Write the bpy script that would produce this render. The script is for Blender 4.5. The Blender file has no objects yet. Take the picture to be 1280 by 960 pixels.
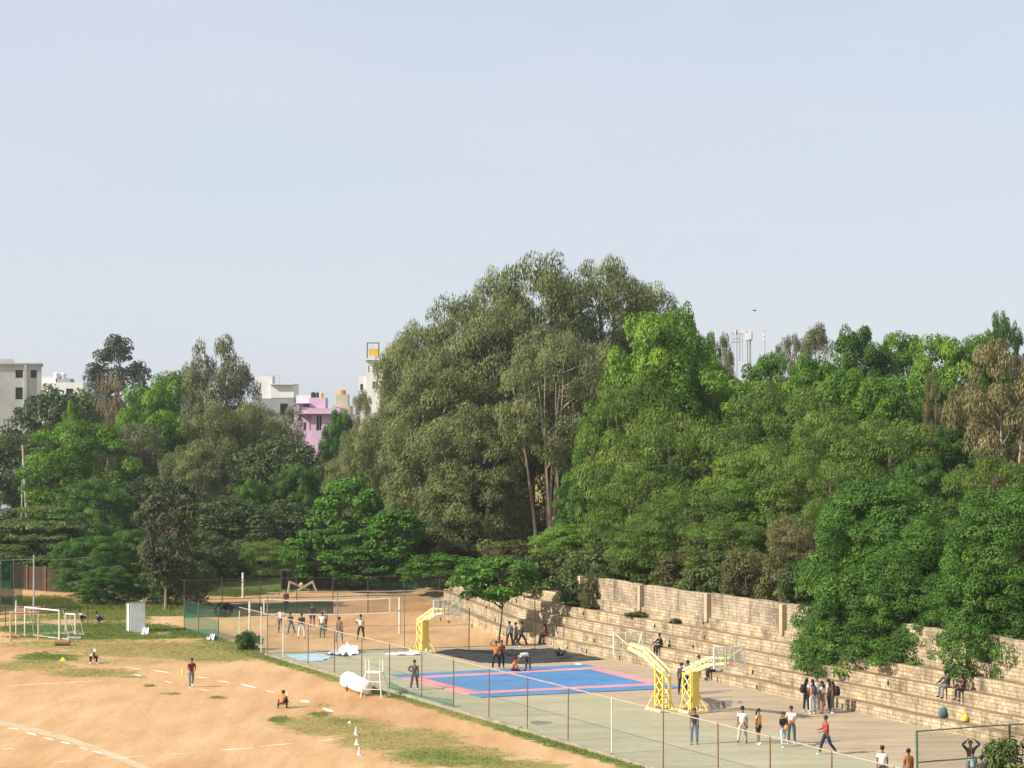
import bpy, bmesh, math, random
import numpy as np
from mathutils import Vector, Matrix

sc = bpy.context.scene
COL = sc.collection
R = math.radians

# ------------------------------------------------------------------ camera, sky, sun, exposure
FPX, CX, CY, HOR, CAMH = 2700.0, 640.0, 480.0, 526.0, 15.0
TH = math.atan((HOR - CY) / FPX)
cam_d = bpy.data.cameras.new('camera')
cam = bpy.data.objects.new('camera', cam_d)
COL.objects.link(cam)
cam.location = (0, 0, CAMH)
cam.rotation_euler = (math.pi / 2 + TH, 0, 0)
cam_d.sensor_width = 36
cam_d.lens = 36 * FPX / 1280
cam_d.clip_start = 0.5
cam_d.clip_end = 9000
sc.camera = cam

SUN_EL = R(34)
SUN_AZ = math.atan2(-0.93, -0.37)          # compass direction of the sun (x, y)
world = bpy.data.worlds.new('World')
sc.world = world
world.use_nodes = True
wn, wl = world.node_tree.nodes, world.node_tree.links
wn.clear()
w_out = wn.new('ShaderNodeOutputWorld')
w_bg = wn.new('ShaderNodeBackground')
w_sky = wn.new('ShaderNodeTexSky')
w_sky.sky_type = 'NISHITA'
w_sky.sun_disc = False
w_sky.sun_elevation = SUN_EL
w_sky.sun_rotation = SUN_AZ
w_sky.altitude = 900
w_sky.air_density = 1.0
w_sky.dust_density = 1.0
w_sky.ozone_density = 1.0
# thin veil of high cloud: the sky is paler and greyer than a clear one, with faint streaks
w_tc = wn.new('ShaderNodeTexCoord')
w_map = wn.new('ShaderNodeMapping')
w_map.inputs['Scale'].default_value = (3.0, 3.0, 14.0)
w_noise = wn.new('ShaderNodeTexNoise')
w_noise.inputs['Scale'].default_value = 1.3
w_noise.inputs['Detail'].default_value = 3
w_rng = wn.new('ShaderNodeMapRange')
w_rng.inputs['From Min'].default_value = 0.3
w_rng.inputs['From Max'].default_value = 0.75
w_rng.inputs['To Min'].default_value = 0.74
w_rng.inputs['To Max'].default_value = 0.95
w_mix = wn.new('ShaderNodeMixRGB')
w_mix.inputs['Color2'].default_value = (4.6, 4.9, 5.48, 1)
wl.new(w_tc.outputs['Generated'], w_map.inputs['Vector'])
wl.new(w_map.outputs['Vector'], w_noise.inputs['Vector'])
wl.new(w_noise.outputs['Fac'], w_rng.inputs['Value'])
wl.new(w_rng.outputs['Result'], w_mix.inputs['Fac'])
wl.new(w_sky.outputs['Color'], w_mix.inputs['Color1'])
wl.new(w_mix.outputs['Color'], w_bg.inputs['Color'])
w_bg.inputs['Strength'].default_value = 0.10
wl.new(w_bg.outputs['Background'], w_out.inputs['Surface'])

sun_d = bpy.data.lights.new('sun', 'SUN')
sun_d.energy = 4.9
sun_d.angle = R(0.6)
sun_d.color = (1.0, 0.90, 0.74)
sun = bpy.data.objects.new('sun', sun_d)
COL.objects.link(sun)
sdir = Vector((math.sin(SUN_AZ) * math.cos(SUN_EL), math.cos(SUN_AZ) * math.cos(SUN_EL), math.sin(SUN_EL)))
sun.rotation_euler = sdir.to_track_quat('Z', 'Y').to_euler()
sun.location = (-60, 20, 80)

sc.view_settings.view_transform = 'Standard'
sc.view_settings.look = 'None'
sc.view_settings.exposure = 0.62
sc.view_settings.gamma = 1.0
sc.view_settings.use_curve_mapping = False
sc.render.engine = 'CYCLES'
sc.cycles.max_bounces = 6
sc.cycles.diffuse_bounces = 3
sc.cycles.glossy_bounces = 2
sc.cycles.transmission_bounces = 4
sc.cycles.transparent_max_bounces = 24
sc.cycles.caustics_reflective = False
sc.cycles.caustics_refractive = False

# ------------------------------------------------------------------ photo pixel -> place
def ray(px, py):
    u, v = (px - CX) / FPX, (CY - py) / FPX
    return Vector((u, math.cos(TH) - v * math.sin(TH), math.sin(TH) + v * math.cos(TH)))

def G(px, py, z=0.0):
    d = ray(px, py)
    t = (z - CAMH) / d.z
    return Vector((d.x * t, d.y * t, z))

def P(px, py, Y):
    d = ray(px, py)
    t = Y / d.y
    return Vector((d.x * t, Y, CAMH + d.z * t))

ALPHA = R(24.8)
D1 = Vector((-math.sin(ALPHA), math.cos(ALPHA), 0))      # along courts and terraces, away from the camera
D2 = Vector((math.cos(ALPHA), math.sin(ALPHA), 0))       # across them, towards the slope
HEAD = math.atan2(D1.y, D1.x)                             # heading angle of D1

# ------------------------------------------------------------------ object helpers
def tag(o, label=None, cat=None, group=None, kind=None):
    if label: o['label'] = label
    if cat: o['category'] = cat
    if group: o['group'] = group
    if kind: o['kind'] = kind
    return o

def thing(name, label, cat, loc=(0, 0, 0), rotz=0.0, group=None, scale=None):
    o = bpy.data.objects.new(name, None)
    o.empty_display_size = 0.2
    COL.objects.link(o)
    o.location = loc
    o.rotation_euler = (0, 0, rotz)
    if scale: o.scale = scale
    return tag(o, label, cat, group)

def link_mesh(name, me, parent=None, loc=None, rotz=None):
    o = bpy.data.objects.new(name, me)
    COL.objects.link(o)
    if parent: o.parent = parent
    if loc is not None: o.location = loc
    if rotz is not None: o.rotation_euler = (0, 0, rotz)
    return o

def dup(o, parent=None):
    c = o.copy()
    COL.objects.link(c)
    if parent: c.parent = parent
    for ch in list(o.children):
        dup(ch, c)
    return c

class MB:
    """collects boxes, bars, tubes and sheets, then links them as ONE mesh object"""
    def __init__(self):
        self.v, self.f, self.m, self.uv = [], [], [], []
        self.hasuv = False

    def quad(self, pts, mi=0, uv=None):
        n = len(self.v)
        self.v += [tuple(p) for p in pts]
        self.f.append(tuple(range(n, n + len(pts))))
        self.m.append(mi)
        self.uv.append(uv)
        if uv: self.hasuv = True

    def box(self, c, s, rz=0.0, mi=0, taper=1.0):
        """box of size s with its BASE centre at c"""
        cx, cy, cz = c
        hx, hy, hz = s[0] / 2, s[1] / 2, s[2]
        co, si = math.cos(rz), math.sin(rz)
        n = len(self.v)
        for z, k in ((0, 1), (hz, taper)):
            for x, y in ((-hx, -hy), (hx, -hy), (hx, hy), (-hx, hy)):
                x, y = x * k, y * k
                self.v.append((cx + x * co - y * si, cy + x * si + y * co, cz + z))
        for q in ((3, 2, 1, 0), (4, 5, 6, 7), (0, 1, 5, 4), (1, 2, 6, 5), (2, 3, 7, 6), (3, 0, 4, 7)):
            self.f.append(tuple(n + i for i in q)); self.m.append(mi); self.uv.append(None)

    def tube(self, pts, r, n=6, mi=0, cap=True, flat=None):
        """tube through points; r a number or a list; flat=(a,b) makes a rectangular bar"""
        pts = [Vector(p) for p in pts]
        k = len(pts)
        rs = r if isinstance(r, (list, tuple)) else [r] * k
        rings = []
        up = Vector((0, 0, 1))
        prev = None
        for i, p in enumerate(pts):
            t = (pts[min(i + 1, k - 1)] - pts[max(i - 1, 0)]).normalized()
            a = t.cross(up)
            if a.length < 1e-3: a = t.cross(Vector((0, 1, 0)))
            a.normalize()
            if prev is not None and a.dot(prev) < 0: a = -a
            prev = a
            b = a.cross(t).normalized()
            ring = []
            if flat:
                for sx, sy in ((-1, -1), (1, -1), (1, 1), (-1, 1)):
                    q = p + a * (sx * flat[0] / 2) + b * (sy * flat[1] / 2)
                    ring.append(len(self.v)); self.v.append(tuple(q))
            else:
                for j in range(n):
                    ang = 2 * math.pi * j / n
                    q = p + (a * math.cos(ang) + b * math.sin(ang)) * rs[i]
                    ring.append(len(self.v)); self.v.append(tuple(q))
            rings.append(ring)
        m = len(rings[0])
        for i in range(k - 1):
            for j in range(m):
                self.f.append((rings[i][j], rings[i][(j + 1) % m], rings[i + 1][(j + 1) % m], rings[i + 1][j]))
                self.m.append(mi); self.uv.append(None)
        if cap:
            self.f.append(tuple(rings[0][::-1])); self.m.append(mi); self.uv.append(None)
            self.f.append(tuple(rings[-1])); self.m.append(mi); self.uv.append(None)

    def ball(self, c, r, mi=0, seg=10, rings=7, sq=(1, 1, 1)):
        n = len(self.v)
        c = Vector(c)
        for i in range(rings + 1):
            ph = math.pi * i / rings
            for j in range(seg):
                a = 2 * math.pi * j / seg
                self.v.append((c.x + r * sq[0] * math.sin(ph) * math.cos(a), c.y + r * sq[1] * math.sin(ph) * math.sin(a), c.z + r * sq[2] * math.cos(ph)))
        for i in range(rings):
            for j in range(seg):
                a, b = n + i * seg + j, n + i * seg + (j + 1) % seg
                self.f.append((a, a + seg, b + seg, b)); self.m.append(mi); self.uv.append(None)

    def mesh(self, name, mats, smooth=False):
        me = bpy.data.meshes.new(name)
        me.from_pydata(self.v, [], self.f)
        if not isinstance(mats, (list, tuple)): mats = [mats]
        for m in mats: me.materials.append(m)
        me.polygons.foreach_set('material_index', self.m)
        if self.hasuv:
            l = me.uv_layers.new(name='UVMap')
            flat = []
            for f, u in zip(self.f, self.uv):
                for i in range(len(f)):
                    flat += list(u[i]) if u else [0.0, 0.0]
            l.data.foreach_set('uv', flat)
        if smooth:
            me.polygons.foreach_set('use_smooth', [True] * len(self.f))
        me.update()
        return me

    def build(self, name, mats, parent=None, loc=None, rotz=None, smooth=False):
        return link_mesh(name, self.mesh(name, mats, smooth), parent, loc, rotz)

# ------------------------------------------------------------------ materials
def base_mat(name, rough=0.8, spec=0.3):
    m = bpy.data.materials.new(name)
    m.use_nodes = True
    nt = m.node_tree
    b = nt.nodes['Principled BSDF']
    b.inputs['Roughness'].default_value = rough
    b.inputs['Specular IOR Level'].default_value = spec
    return m, nt, b

def node(nt, kind, **kw):
    n = nt.nodes.new(kind)
    for k, v in kw.items():
        if k in n.inputs: n.inputs[k].default_value = v
        else: setattr(n, k, v)
    return n

def ramp(nt, stops):
    r = nt.nodes.new('ShaderNodeValToRGB')
    e = r.color_ramp.elements
    while len(e) < len(stops): e.new(0.5)
    for i, (p, c) in enumerate(stops):
        e[i].position = p
        e[i].color = (c[0], c[1], c[2], 1)
    return r

_mats = {}
def paint(name, c, rough=0.6, var=0.18, scale=3.0, metal=0.0, spec=0.3, bump=0.0):
    """a plain painted, cloth or metal surface with worn, uneven colour"""
    if name in _mats: return _mats[name]
    m, nt, b = base_mat(name, rough, spec)
    b.inputs['Metallic'].default_value = metal
    tc = node(nt, 'ShaderNodeTexCoord')
    nz = node(nt, 'ShaderNodeTexNoise', Scale=scale, Detail=6.0, Roughness=0.65)
    nt.links.new(tc.outputs['Object'], nz.inputs['Vector'])
    lo = [max(0, x * (1 - var)) for x in c]
    hi = [min(1, x * (1 + var * 0.7)) for x in c]
    r = ramp(nt, [(0.3, lo), (0.7, hi)])
    nt.links.new(nz.outputs['Fac'], r.inputs['Fac'])
    nt.links.new(r.outputs['Color'], b.inputs['Base Color'])
    if bump:
        bp = node(nt, 'ShaderNodeBump', Strength=bump, Distance=0.02)
        nt.links.new(nz.outputs['Fac'], bp.inputs['Height'])
        nt.links.new(bp.outputs['Normal'], b.inputs['Normal'])
    _mats[name] = m
    return m

# -------- ground: dirt with worn grass, driven by the 'grass' attribute of the sheet
def ground_mat():
    m, nt, b = base_mat('ground_dirt_and_grass', 0.95, 0.1)
    tc = node(nt, 'ShaderNodeTexCoord')
    L = nt.links.new
    big = node(nt, 'ShaderNodeTexNoise', Scale=0.05, Detail=5.0, Roughness=0.6)
    mid = node(nt, 'ShaderNodeTexNoise', Scale=0.35, Detail=6.0, Roughness=0.65)
    mp = node(nt, 'ShaderNodeMapping'); mp.inputs['Rotation'].default_value = (0, 0, -ALPHA); mp.inputs['Scale'].default_value = (2.2, 0.4, 1)
    fine = node(nt, 'ShaderNodeTexNoise', Scale=4.0, Detail=6.0, Roughness=0.7)
    for n in (big, fine): L(tc.outputs['Object'], n.inputs['Vector'])
    L(tc.outputs['Object'], mp.inputs['Vector']); L(mp.outputs['Vector'], mid.inputs['Vector'])
    dirt = ramp(nt, [(0.34, (0.395, 0.218, 0.104)), (0.5, (0.50, 0.318, 0.166)), (0.66, (0.57, 0.405, 0.243))])
    mx = node(nt, 'ShaderNodeMath', operation='ADD'); mul = node(nt, 'ShaderNodeMath', operation='MULTIPLY'); mul.inputs[1].default_value = 0.5
    L(big.outputs['Fac'], mx.inputs[0]); L(mid.outputs['Fac'], mx.inputs[1]); L(mx.outputs[0], mul.inputs[0]); L(mul.outputs[0], dirt.inputs['Fac'])
    d2 = node(nt, 'ShaderNodeMixRGB', blend_type='MULTIPLY'); d2.inputs['Fac'].default_value = 0.55
    fr = ramp(nt, [(0.3, (0.66, 0.60, 0.55)), (0.5, (0.98, 0.97, 0.96)), (0.72, (1.12, 1.13, 1.15))]); L(fine.outputs['Fac'], fr.inputs['Fac'])
    L(dirt.outputs['Color'], d2.inputs['Color1']); L(fr.outputs['Color'], d2.inputs['Color2'])
    grass = ramp(nt, [(0.30, (0.08, 0.13, 0.03)), (0.5, (0.17, 0.19, 0.055)), (0.68, (0.34, 0.25, 0.10))])
    gsel = node(nt, 'ShaderNodeAttribute', attribute_name='dry')
    ga = node(nt, 'ShaderNodeMath', operation='MULTIPLY_ADD'); ga.inputs[1].default_value = 0.45
    gb = node(nt, 'ShaderNodeMath', operation='MULTIPLY_ADD'); gb.inputs[1].default_value = 0.5; gb.inputs[2].default_value = 0.02
    L(fine.outputs['Fac'], gb.inputs[0]); L(gsel.outputs['Fac'], ga.inputs[0]); L(gb.outputs[0], ga.inputs[2]); L(ga.outputs[0], grass.inputs['Fac'])
    at = node(nt, 'ShaderNodeAttribute', attribute_name='grass')
    n3 = node(nt, 'ShaderNodeTexNoise', Scale=1.1, Detail=8.0, Roughness=0.75); L(tc.outputs['Object'], n3.inputs['Vector'])
    sub = node(nt, 'ShaderNodeMath', operation='SUBTRACT'); L(n3.outputs['Fac'], sub.inputs[0]); sub.inputs[1].default_value = 0.5
    sc2 = node(nt, 'ShaderNodeMath', operation='MULTIPLY_ADD'); L(sub.outputs[0], sc2.inputs[0]); sc2.inputs[1].default_value = 2.0; L(at.outputs['Fac'], sc2.inputs[2])
    mr = node(nt, 'ShaderNodeMapRange'); mr.inputs['From Min'].default_value = 0.36; mr.inputs['From Max'].default_value = 0.70
    L(sc2.outputs[0], mr.inputs['Value'])
    mix = node(nt, 'ShaderNodeMixRGB'); L(mr.outputs['Result'], mix.inputs['Fac']); L(d2.outputs['Color'], mix.inputs['Color1']); L(grass.outputs['Color'], mix.inputs['Color2'])
    L(mix.outputs['Color'], b.inputs['Base Color'])
    bp = node(nt, 'ShaderNodeBump', Strength=0.35, Distance=0.05); L(fine.outputs['Fac'], bp.inputs['Height']); L(bp.outputs['Normal'], b.inputs['Normal'])
    return m

# -------- coursed rubble stone, in UV metres
def stone_mat(name, c1, c2, mortar, row=0.2, width=0.46, tread=False):
    m, nt, b = base_mat(name, 0.9, 0.15)
    L = nt.links.new
    uv = node(nt, 'ShaderNodeUVMap')
    tc = node(nt, 'ShaderNodeTexCoord')
    wob = node(nt, 'ShaderNodeTexNoise', Scale=1.2, Detail=2.0); L(uv.outputs['UV'], wob.inputs['Vector'])
    va = node(nt, 'ShaderNodeVectorMath', operation='MULTIPLY_ADD'); va.inputs[1].default_value = (0.10, 0.035, 0)
    L(wob.outputs['Color'], va.inputs[0]); L(uv.outputs['UV'], va.inputs[2])
    br = node(nt, 'ShaderNodeTexBrick', Scale=1.0)
    br.offset = 0.43; br.offset_frequency = 2; br.squash = 1.9; br.squash_frequency = 3
    br.inputs['Brick Width'].default_value = width
    br.inputs['Row Height'].default_value = row
    br.inputs['Mortar Size'].default_value = 0.012
    br.inputs['Mortar Smooth'].default_value = 0.3
    br.inputs['Bias'].default_value = 0.0
    br.inputs['Color1'].default_value = (*c1, 1); br.inputs['Color2'].default_value = (*c2, 1); br.inputs['Mortar'].default_value = (*mortar, 1)
    L(va.outputs['Vector'], br.inputs['Vector'])
    st = node(nt, 'ShaderNodeTexNoise', Scale=0.4, Detail=6.0, Roughness=0.7); L(tc.outputs['Object'], st.inputs['Vector'])
    sr = ramp(nt, [(0.34, (0.42, 0.40, 0.38)), (0.5, (0.95, 0.93, 0.88)), (0.72, (1.15, 1.08, 0.95))]); L(st.outputs['Fac'], sr.inputs['Fac'])
    mu = node(nt, 'ShaderNodeMixRGB', blend_type='MULTIPLY'); mu.inputs['Fac'].default_value = 0.8
    L(br.outputs['Color'], mu.inputs['Color1']); L(sr.outputs['Color'], mu.inputs['Color2'])
    fn = node(nt, 'ShaderNodeTexNoise', Scale=7.0, Detail=5.0, Roughness=0.7); L(tc.outputs['Object'], fn.inputs['Vector'])
    frp = ramp(nt, [(0.3, (0.68, 0.66, 0.62)), (0.72, (1.16, 1.16, 1.16))]); L(fn.outputs['Fac'], frp.inputs['Fac'])
    m2 = node(nt, 'ShaderNodeMixRGB', blend_type='MULTIPLY'); m2.inputs['Fac'].default_value = 0.85
    L(mu.outputs['Color'], m2.inputs['Color1']); L(frp.outputs['Color'], m2.inputs['Color2'])
    smp = node(nt, 'ShaderNodeMapping'); smp.inputs['Scale'].default_value = (1.3, .22, 1); L(uv.outputs['UV'], smp.inputs['Vector'])
    sn = node(nt, 'ShaderNodeTexNoise', Scale=1.0, Detail=5.0, Roughness=0.7); L(smp.outputs['Vector'], sn.inputs['Vector'])
    srp = ramp(nt, [(.36, (.48, .45, .42)), (.52, (1, 1, 1)), (.8, (1.05, 1.03, 1.0))]); L(sn.outputs['Fac'], srp.inputs['Fac'])
    m3 = node(nt, 'ShaderNodeMixRGB', blend_type='MULTIPLY'); m3.inputs['Fac'].default_value = .8
    L(m2.outputs['Color'], m3.inputs['Color1']); L(srp.outputs['Color'], m3.inputs['Color2']); L(m3.outputs['Color'], b.inputs['Base Color'])
    bp = node(nt, 'ShaderNodeBump', Strength=0.7, Distance=0.04)
    hm = node(nt, 'ShaderNodeMath', operation='MULTIPLY_ADD'); hm.inputs[1].default_value = -1.0
    L(br.outputs['Fac'], hm.inputs[0]); L(fn.outputs['Fac'], hm.inputs[2])
    L(hm.outputs[0], bp.inputs['Height']); L(bp.outputs['Normal'], b.inputs['Normal'])
    return m

# -------- leaves: thin, translucent; colour follows each leaf's own 'tint'
def leaf_mat(name, dark, mid, light, trans=0.35, rough=0.6):
    m = bpy.data.materials.new(name)
    m.use_nodes = True
    nt = m.node_tree; nt.nodes.clear(); L = nt.links.new
    out = node(nt, 'ShaderNodeOutputMaterial')
    at = node(nt, 'ShaderNodeAttribute', attribute_name='tint')
    oi = node(nt, 'ShaderNodeObjectInfo')
    r = ramp(nt, [(0.0, dark), (0.5, mid), (1.0, light)])
    ad = node(nt, 'ShaderNodeMath', operation='MULTIPLY_ADD'); ad.inputs[1].default_value = 0.24
    L(oi.outputs['Random'], ad.inputs[0]); 
    sb = node(nt, 'ShaderNodeMath', operation='SUBTRACT'); sb.inputs[1].default_value = 0.12
    L(at.outputs['Fac'], sb.inputs[0]); L(sb.outputs[0], ad.inputs[2]); L(ad.outputs[0], r.inputs['Fac'])
    d = node(nt, 'ShaderNodeBsdfPrincipled'); d.inputs['Roughness'].default_value = rough; d.inputs['Specular IOR Level'].default_value = 0.25
    t = node(nt, 'ShaderNodeBsdfTranslucent')
    hs = node(nt, 'ShaderNodeHueSaturation'); hs.inputs['Hue'].default_value = 0.49; hs.inputs['Saturation'].default_value = 1.1; hs.inputs['Value'].default_value = 1.15
    L(r.outputs['Color'], d.inputs['Base Color']); L(r.outputs['Color'], hs.inputs['Color']); L(hs.outputs['Color'], t.inputs['Color'])
    mx = node(nt, 'ShaderNodeMixShader'); mx.inputs['Fac'].default_value = trans
    L(d.outputs[0], mx.inputs[1]); L(t.outputs[0], mx.inputs[2]); L(mx.outputs[0], out.inputs['Surface'])
    return m
# ------------------------------------------------------------------ terrain
rng = np.random.default_rng(7)
B0 = G(687, 809)
Q1 = G(625, 795)
Q0 = G(572, 772)
E2 = (Q0 - Q1).normalized()
N1 = Vector((D1.y, -D1.x, 0))
N2 = Vector((E2.y, -E2.x, 0))
STEP_W, STEP_H, N_STEP = 0.72, 0.635, 5
S_TOP = STEP_W * 4

def s_of(x, y):
    s1 = (x - B0.x) * N1.x + (y - B0.y) * N1.y
    s2 = (x - Q1.x) * N2.x + (y - Q1.y) * N2.y
    return np.minimum(s1, s2)

def vnoise(x, y, seed=0):
    """smooth value noise in 0..1 (numpy)"""
    xi, yi = np.floor(x).astype(int), np.floor(y).astype(int)
    xf, yf = x - xi, y - yi
    def h(a, b):
        n = (a * 374761393 + b * 668265263 + seed * 144665) & 0x7fffffff
        n = ((n ^ (n >> 13)) * 1274126177) & 0x7fffffff
        return ((n ^ (n >> 16)) & 0xffff) / 65535.0
    u, v = xf * xf * (3 - 2 * xf), yf * yf * (3 - 2 * yf)
    return (h(xi, yi) * (1 - u) + h(xi + 1, yi) * u) * (1 - v) + (h(xi, yi + 1) * (1 - u) + h(xi + 1, yi + 1) * u) * v

def hill_z(x, y):
    x, y = np.asarray(x, float), np.asarray(y, float)
    s = s_of(x, y)
    up = np.where(s > 3.75, 3.0 + 0.15 * np.clip(s - 3.75, 0, 40), 0.0)
    soft = 9.0 * np.clip((s - 0.5) / 40.0, 0, 1)
    far = np.clip((y - 176) / 10, 0, 1)
    z = up * (1 - far) + soft * far
    z = np.where(s > 3.75, z + 0.5 * (vnoise(x * .25, y * .25, 3) - .5), z)
    back = np.clip((y - 198) / 30, 0, 1) * 0.8 * (vnoise(x * .06, y * .06, 5))
    return z + np.where(s <= 3.75, back, 0)

def gz(x, y):
    return float(hill_z(np.array([x]), np.array([y]))[0])

NF0, NF1 = G(354, 824), G(765, 945)
NFD = (NF1 - NF0).normalized()                   # the near fence runs this way, towards the camera
NFN = Vector((NFD.y, -NFD.x, 0))                 # away from the court, out on the dirt
if NFN.x > 0: NFN = -NFN

def to_px(x, y, z=0.0):
    dx, dy, dz = x, y, z - CAMH
    fw = dy * math.cos(TH) + dz * math.sin(TH)
    up = -dy * math.sin(TH) + dz * math.cos(TH)
    return CX + FPX * dx / fw, CY - FPX * up / fw

# worn grass: (px, py, half width, half height, amount, dryness), measured on the flat ground
GRASS = [
    (330, 800, 95, 15, 1.0, .25), (250, 790, 60, 10, .95, .1), (150, 786, 110, 9, .85, .15), (40, 786, 60, 8, .8, .2),
    (60, 822, 55, 7, .8, .3), (60, 818, 28, 5, .6, 0), (115, 841, 75, 7, .9, .75), (30, 832, 80, 8, .8, .8), (150, 828, 90, 6, .6, .9),
    (200, 812, 130, 13, .9, .8), (265, 818, 85, 12, .95, .7), (320, 812, 40, 8, .7, .3), (110, 806, 130, 9, .75, .75),
    (165, 846, 22, 3, .65, .4), (186, 857, 8, 2, .9, .2), (214, 867, 17, 3, .8, .4), (272, 872, 15, 2.5, .8, .3),
    (350, 900, 16, 6, 1.0, .2), (400, 893, 14, 4, 1.0, .2), (430, 902, 22, 4, .8, .3), (415, 907, 85, 15, .9, .8),
    (500, 925, 100, 18, .9, .8), (560, 945, 95, 18, .9, .75), (536, 943, 42, 8, 1.0, .1), (640, 958, 90, 10, .8, .7), (590, 952, 60, 7, .9, .2),
    (480, 915, 60, 8, .6, .6), (380, 882, 60, 4, .45, .7),
    (268, 738, 110, 9, 1.0, .1), (130, 796, 140, 5, .9, .2), (430, 736, 140, 5, .9, .4), (40, 752, 70, 7, .9, .3), (150, 764, 120, 15, .95, .3), (60, 772, 60, 4, .7, .4), (20, 775, 40, 4, .6, .3),
    (600, 815, 90, 4, .6, .6), (620, 800, 14, 3, .8, .3), (595, 790, 12, 3, .7, .3),
]

def grass_at(x, y, z):
    px, py = to_px(x, y, 0 * z)
    g = np.zeros_like(x); dry = np.full_like(x, 0.45); wsum = np.full_like(x, 1e-3)
    for cx, cy, rx, ry, a, d in GRASS:
        q = ((px - cx) / rx) ** 2 + ((py - cy) / ry) ** 2
        w = np.clip(1.25 - q, 0, 1) * a
        g = np.maximum(g, w)
        dry = (dry * wsum + d * w) / (wsum + w + 1e-9); wsum = wsum + w
    # the green verge that follows the near fence
    dn = (x - NF0.x) * NFN.x + (y - NF0.y) * NFN.y
    along = (x - NF0.x) * NFD.x + (y - NF0.y) * NFD.y
    w = np.clip(1.4 - np.abs(dn - 0.55) / (0.5 + 0.5 * vnoise(along * .35, along * 0 + 3, 9)), 0, 1) * (along > -10)
    g = np.maximum(g, w); dry = np.where(w > .3, 0.15 + .5 * vnoise(along * .2, along * 0, 4), dry)
    inside = (dn < -.4) & (y < 166) & (along > -40)
    g = np.where(inside, np.minimum(g, .3), g); dry = np.where(inside, .9, dry)
    s = s_of(x, y)
    behind = np.clip((y - 190) / 6, 0, 1)
    g = np.maximum(g, behind); dry = np.where(behind > .5, .2, dry)
    hill = s > 4.3
    g = np.where(hill, 0.75, g); dry = np.where(hill, 0.75, dry)
    far = (np.abs(x) > 62) | (y < 78)
    g = np.where(far, 0.65, g); dry = np.where(far, 0.5, dry)
    return np.clip(g, 0, 1), np.clip(dry, 0, 1)

def build_ground():
    xs = np.concatenate([[-4500, -2500, -1200, -600, -300, -180, -120, -90, -72], np.arange(-60, 112, 0.6), [125, 150, 200, 300, 600, 1200, 2500, 4500]])
    ys = np.concatenate([[-600, -200, -60, 0, 40, 65], np.arange(78, 232, 0.6), [240, 255, 280, 320, 380, 460, 600, 900, 1500, 2800, 5500]])
    X, Y = np.meshgrid(xs, ys)
    x, y = X.ravel(), Y.ravel()
    z = hill_z(x, y)
    g, dry = grass_at(x, y, z)
    n, m = len(ys), len(xs)
    idx = np.arange(n * m).reshape(n, m)
    f = np.stack([idx[:-1, :-1], idx[:-1, 1:], idx[1:, 1:], idx[1:, :-1]], -1).reshape(-1, 4)
    me = bpy.data.meshes.new('ground')
    me.from_pydata(np.stack([x, y, z], 1).tolist(), [], f.tolist())
    for nm, a in (('grass', g), ('dry', dry)):
        at = me.attributes.new(nm, 'FLOAT', 'POINT')
        at.data.foreach_set('value', a.astype(np.float32))
    me.polygons.foreach_set('use_smooth', [True] * len(f))
    me.materials.append(ground_mat())
    return tag(link_mesh('ground', me), kind='structure')

build_ground()

# grass blades: one tuft mesh field wherever the sheet is green (nobody could count them)
def build_grass_blades():
    r = np.random.default_rng(11)
    n = 620000
    # drawn evenly over the picture's ground so that near and far both get cover
    x = r.uniform(-48, 30, n); y = r.uniform(92, 190, n)
    z = np.zeros(n)
    g, dry = grass_at(x, y, z)
    nn = vnoise(x * 1.1, y * 1.1, 21) * .6 + vnoise(x * 2.7, y * 2.7, 22) * .4
    keep = (g + (nn - .5) * 1.3 > .62) & (s_of(x, y) < -0.1) & (r.random(n) < 1.15 - .75 * dry)
    dn = (x - NF0.x) * NFN.x + (y - NF0.y) * NFN.y
    al = (x - NF0.x) * NFD.x + (y - NF0.y) * NFD.y
    keep &= ~((dn < 0.15) & (al > -1.5))
    x, y, dry, g = x[keep], y[keep], dry[keep], g[keep]
    k = len(x)
    hgt = r.uniform(.025, .075, k) * (1.5 - dry) * (.6 + g * .6)
    hgt *= np.where(y > 172, 4.0, np.where(y > 140, 1.3, 1.0)); 
    a = r.uniform(0, 2 * np.pi, k)
    w = r.uniform(.022, .05, k)
    lean = r.normal(0, .06, (k, 2))
    v = np.zeros((k, 3, 3))
    v[:, 0] = np.stack([x - np.cos(a) * w, y - np.sin(a) * w, z[:k] * 0], 1)
    v[:, 1] = np.stack([x + np.cos(a) * w, y + np.sin(a) * w, z[:k] * 0], 1)
    v[:, 2] = np.stack([x + lean[:, 0], y + lean[:, 1], hgt], 1)
    me = bpy.data.meshes.new('grass')
    me.vertices.add(k * 3); me.vertices.foreach_set('co', v.reshape(-1).astype(np.float32))
    me.loops.add(k * 3); me.loops.foreach_set('vertex_index', np.arange(k * 3, dtype=np.int32))
    me.polygons.add(k); me.polygons.foreach_set('loop_start', np.arange(0, k * 3, 3, dtype=np.int32))
    me.update(calc_edges=True)
    at = me.attributes.new('tint', 'FLOAT', 'FACE')
    at.data.foreach_set('value', np.clip(dry * .85 + r.normal(.08, .14, k), 0, 1).astype(np.float32))
    me.materials.append(leaf_mat('grass_blades', (.10, .17, .035), (.23, .25, .07), (.40, .32, .135), .5, .8))
    return tag(link_mesh('grass', me), kind='stuff')

build_grass_blades()

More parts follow.
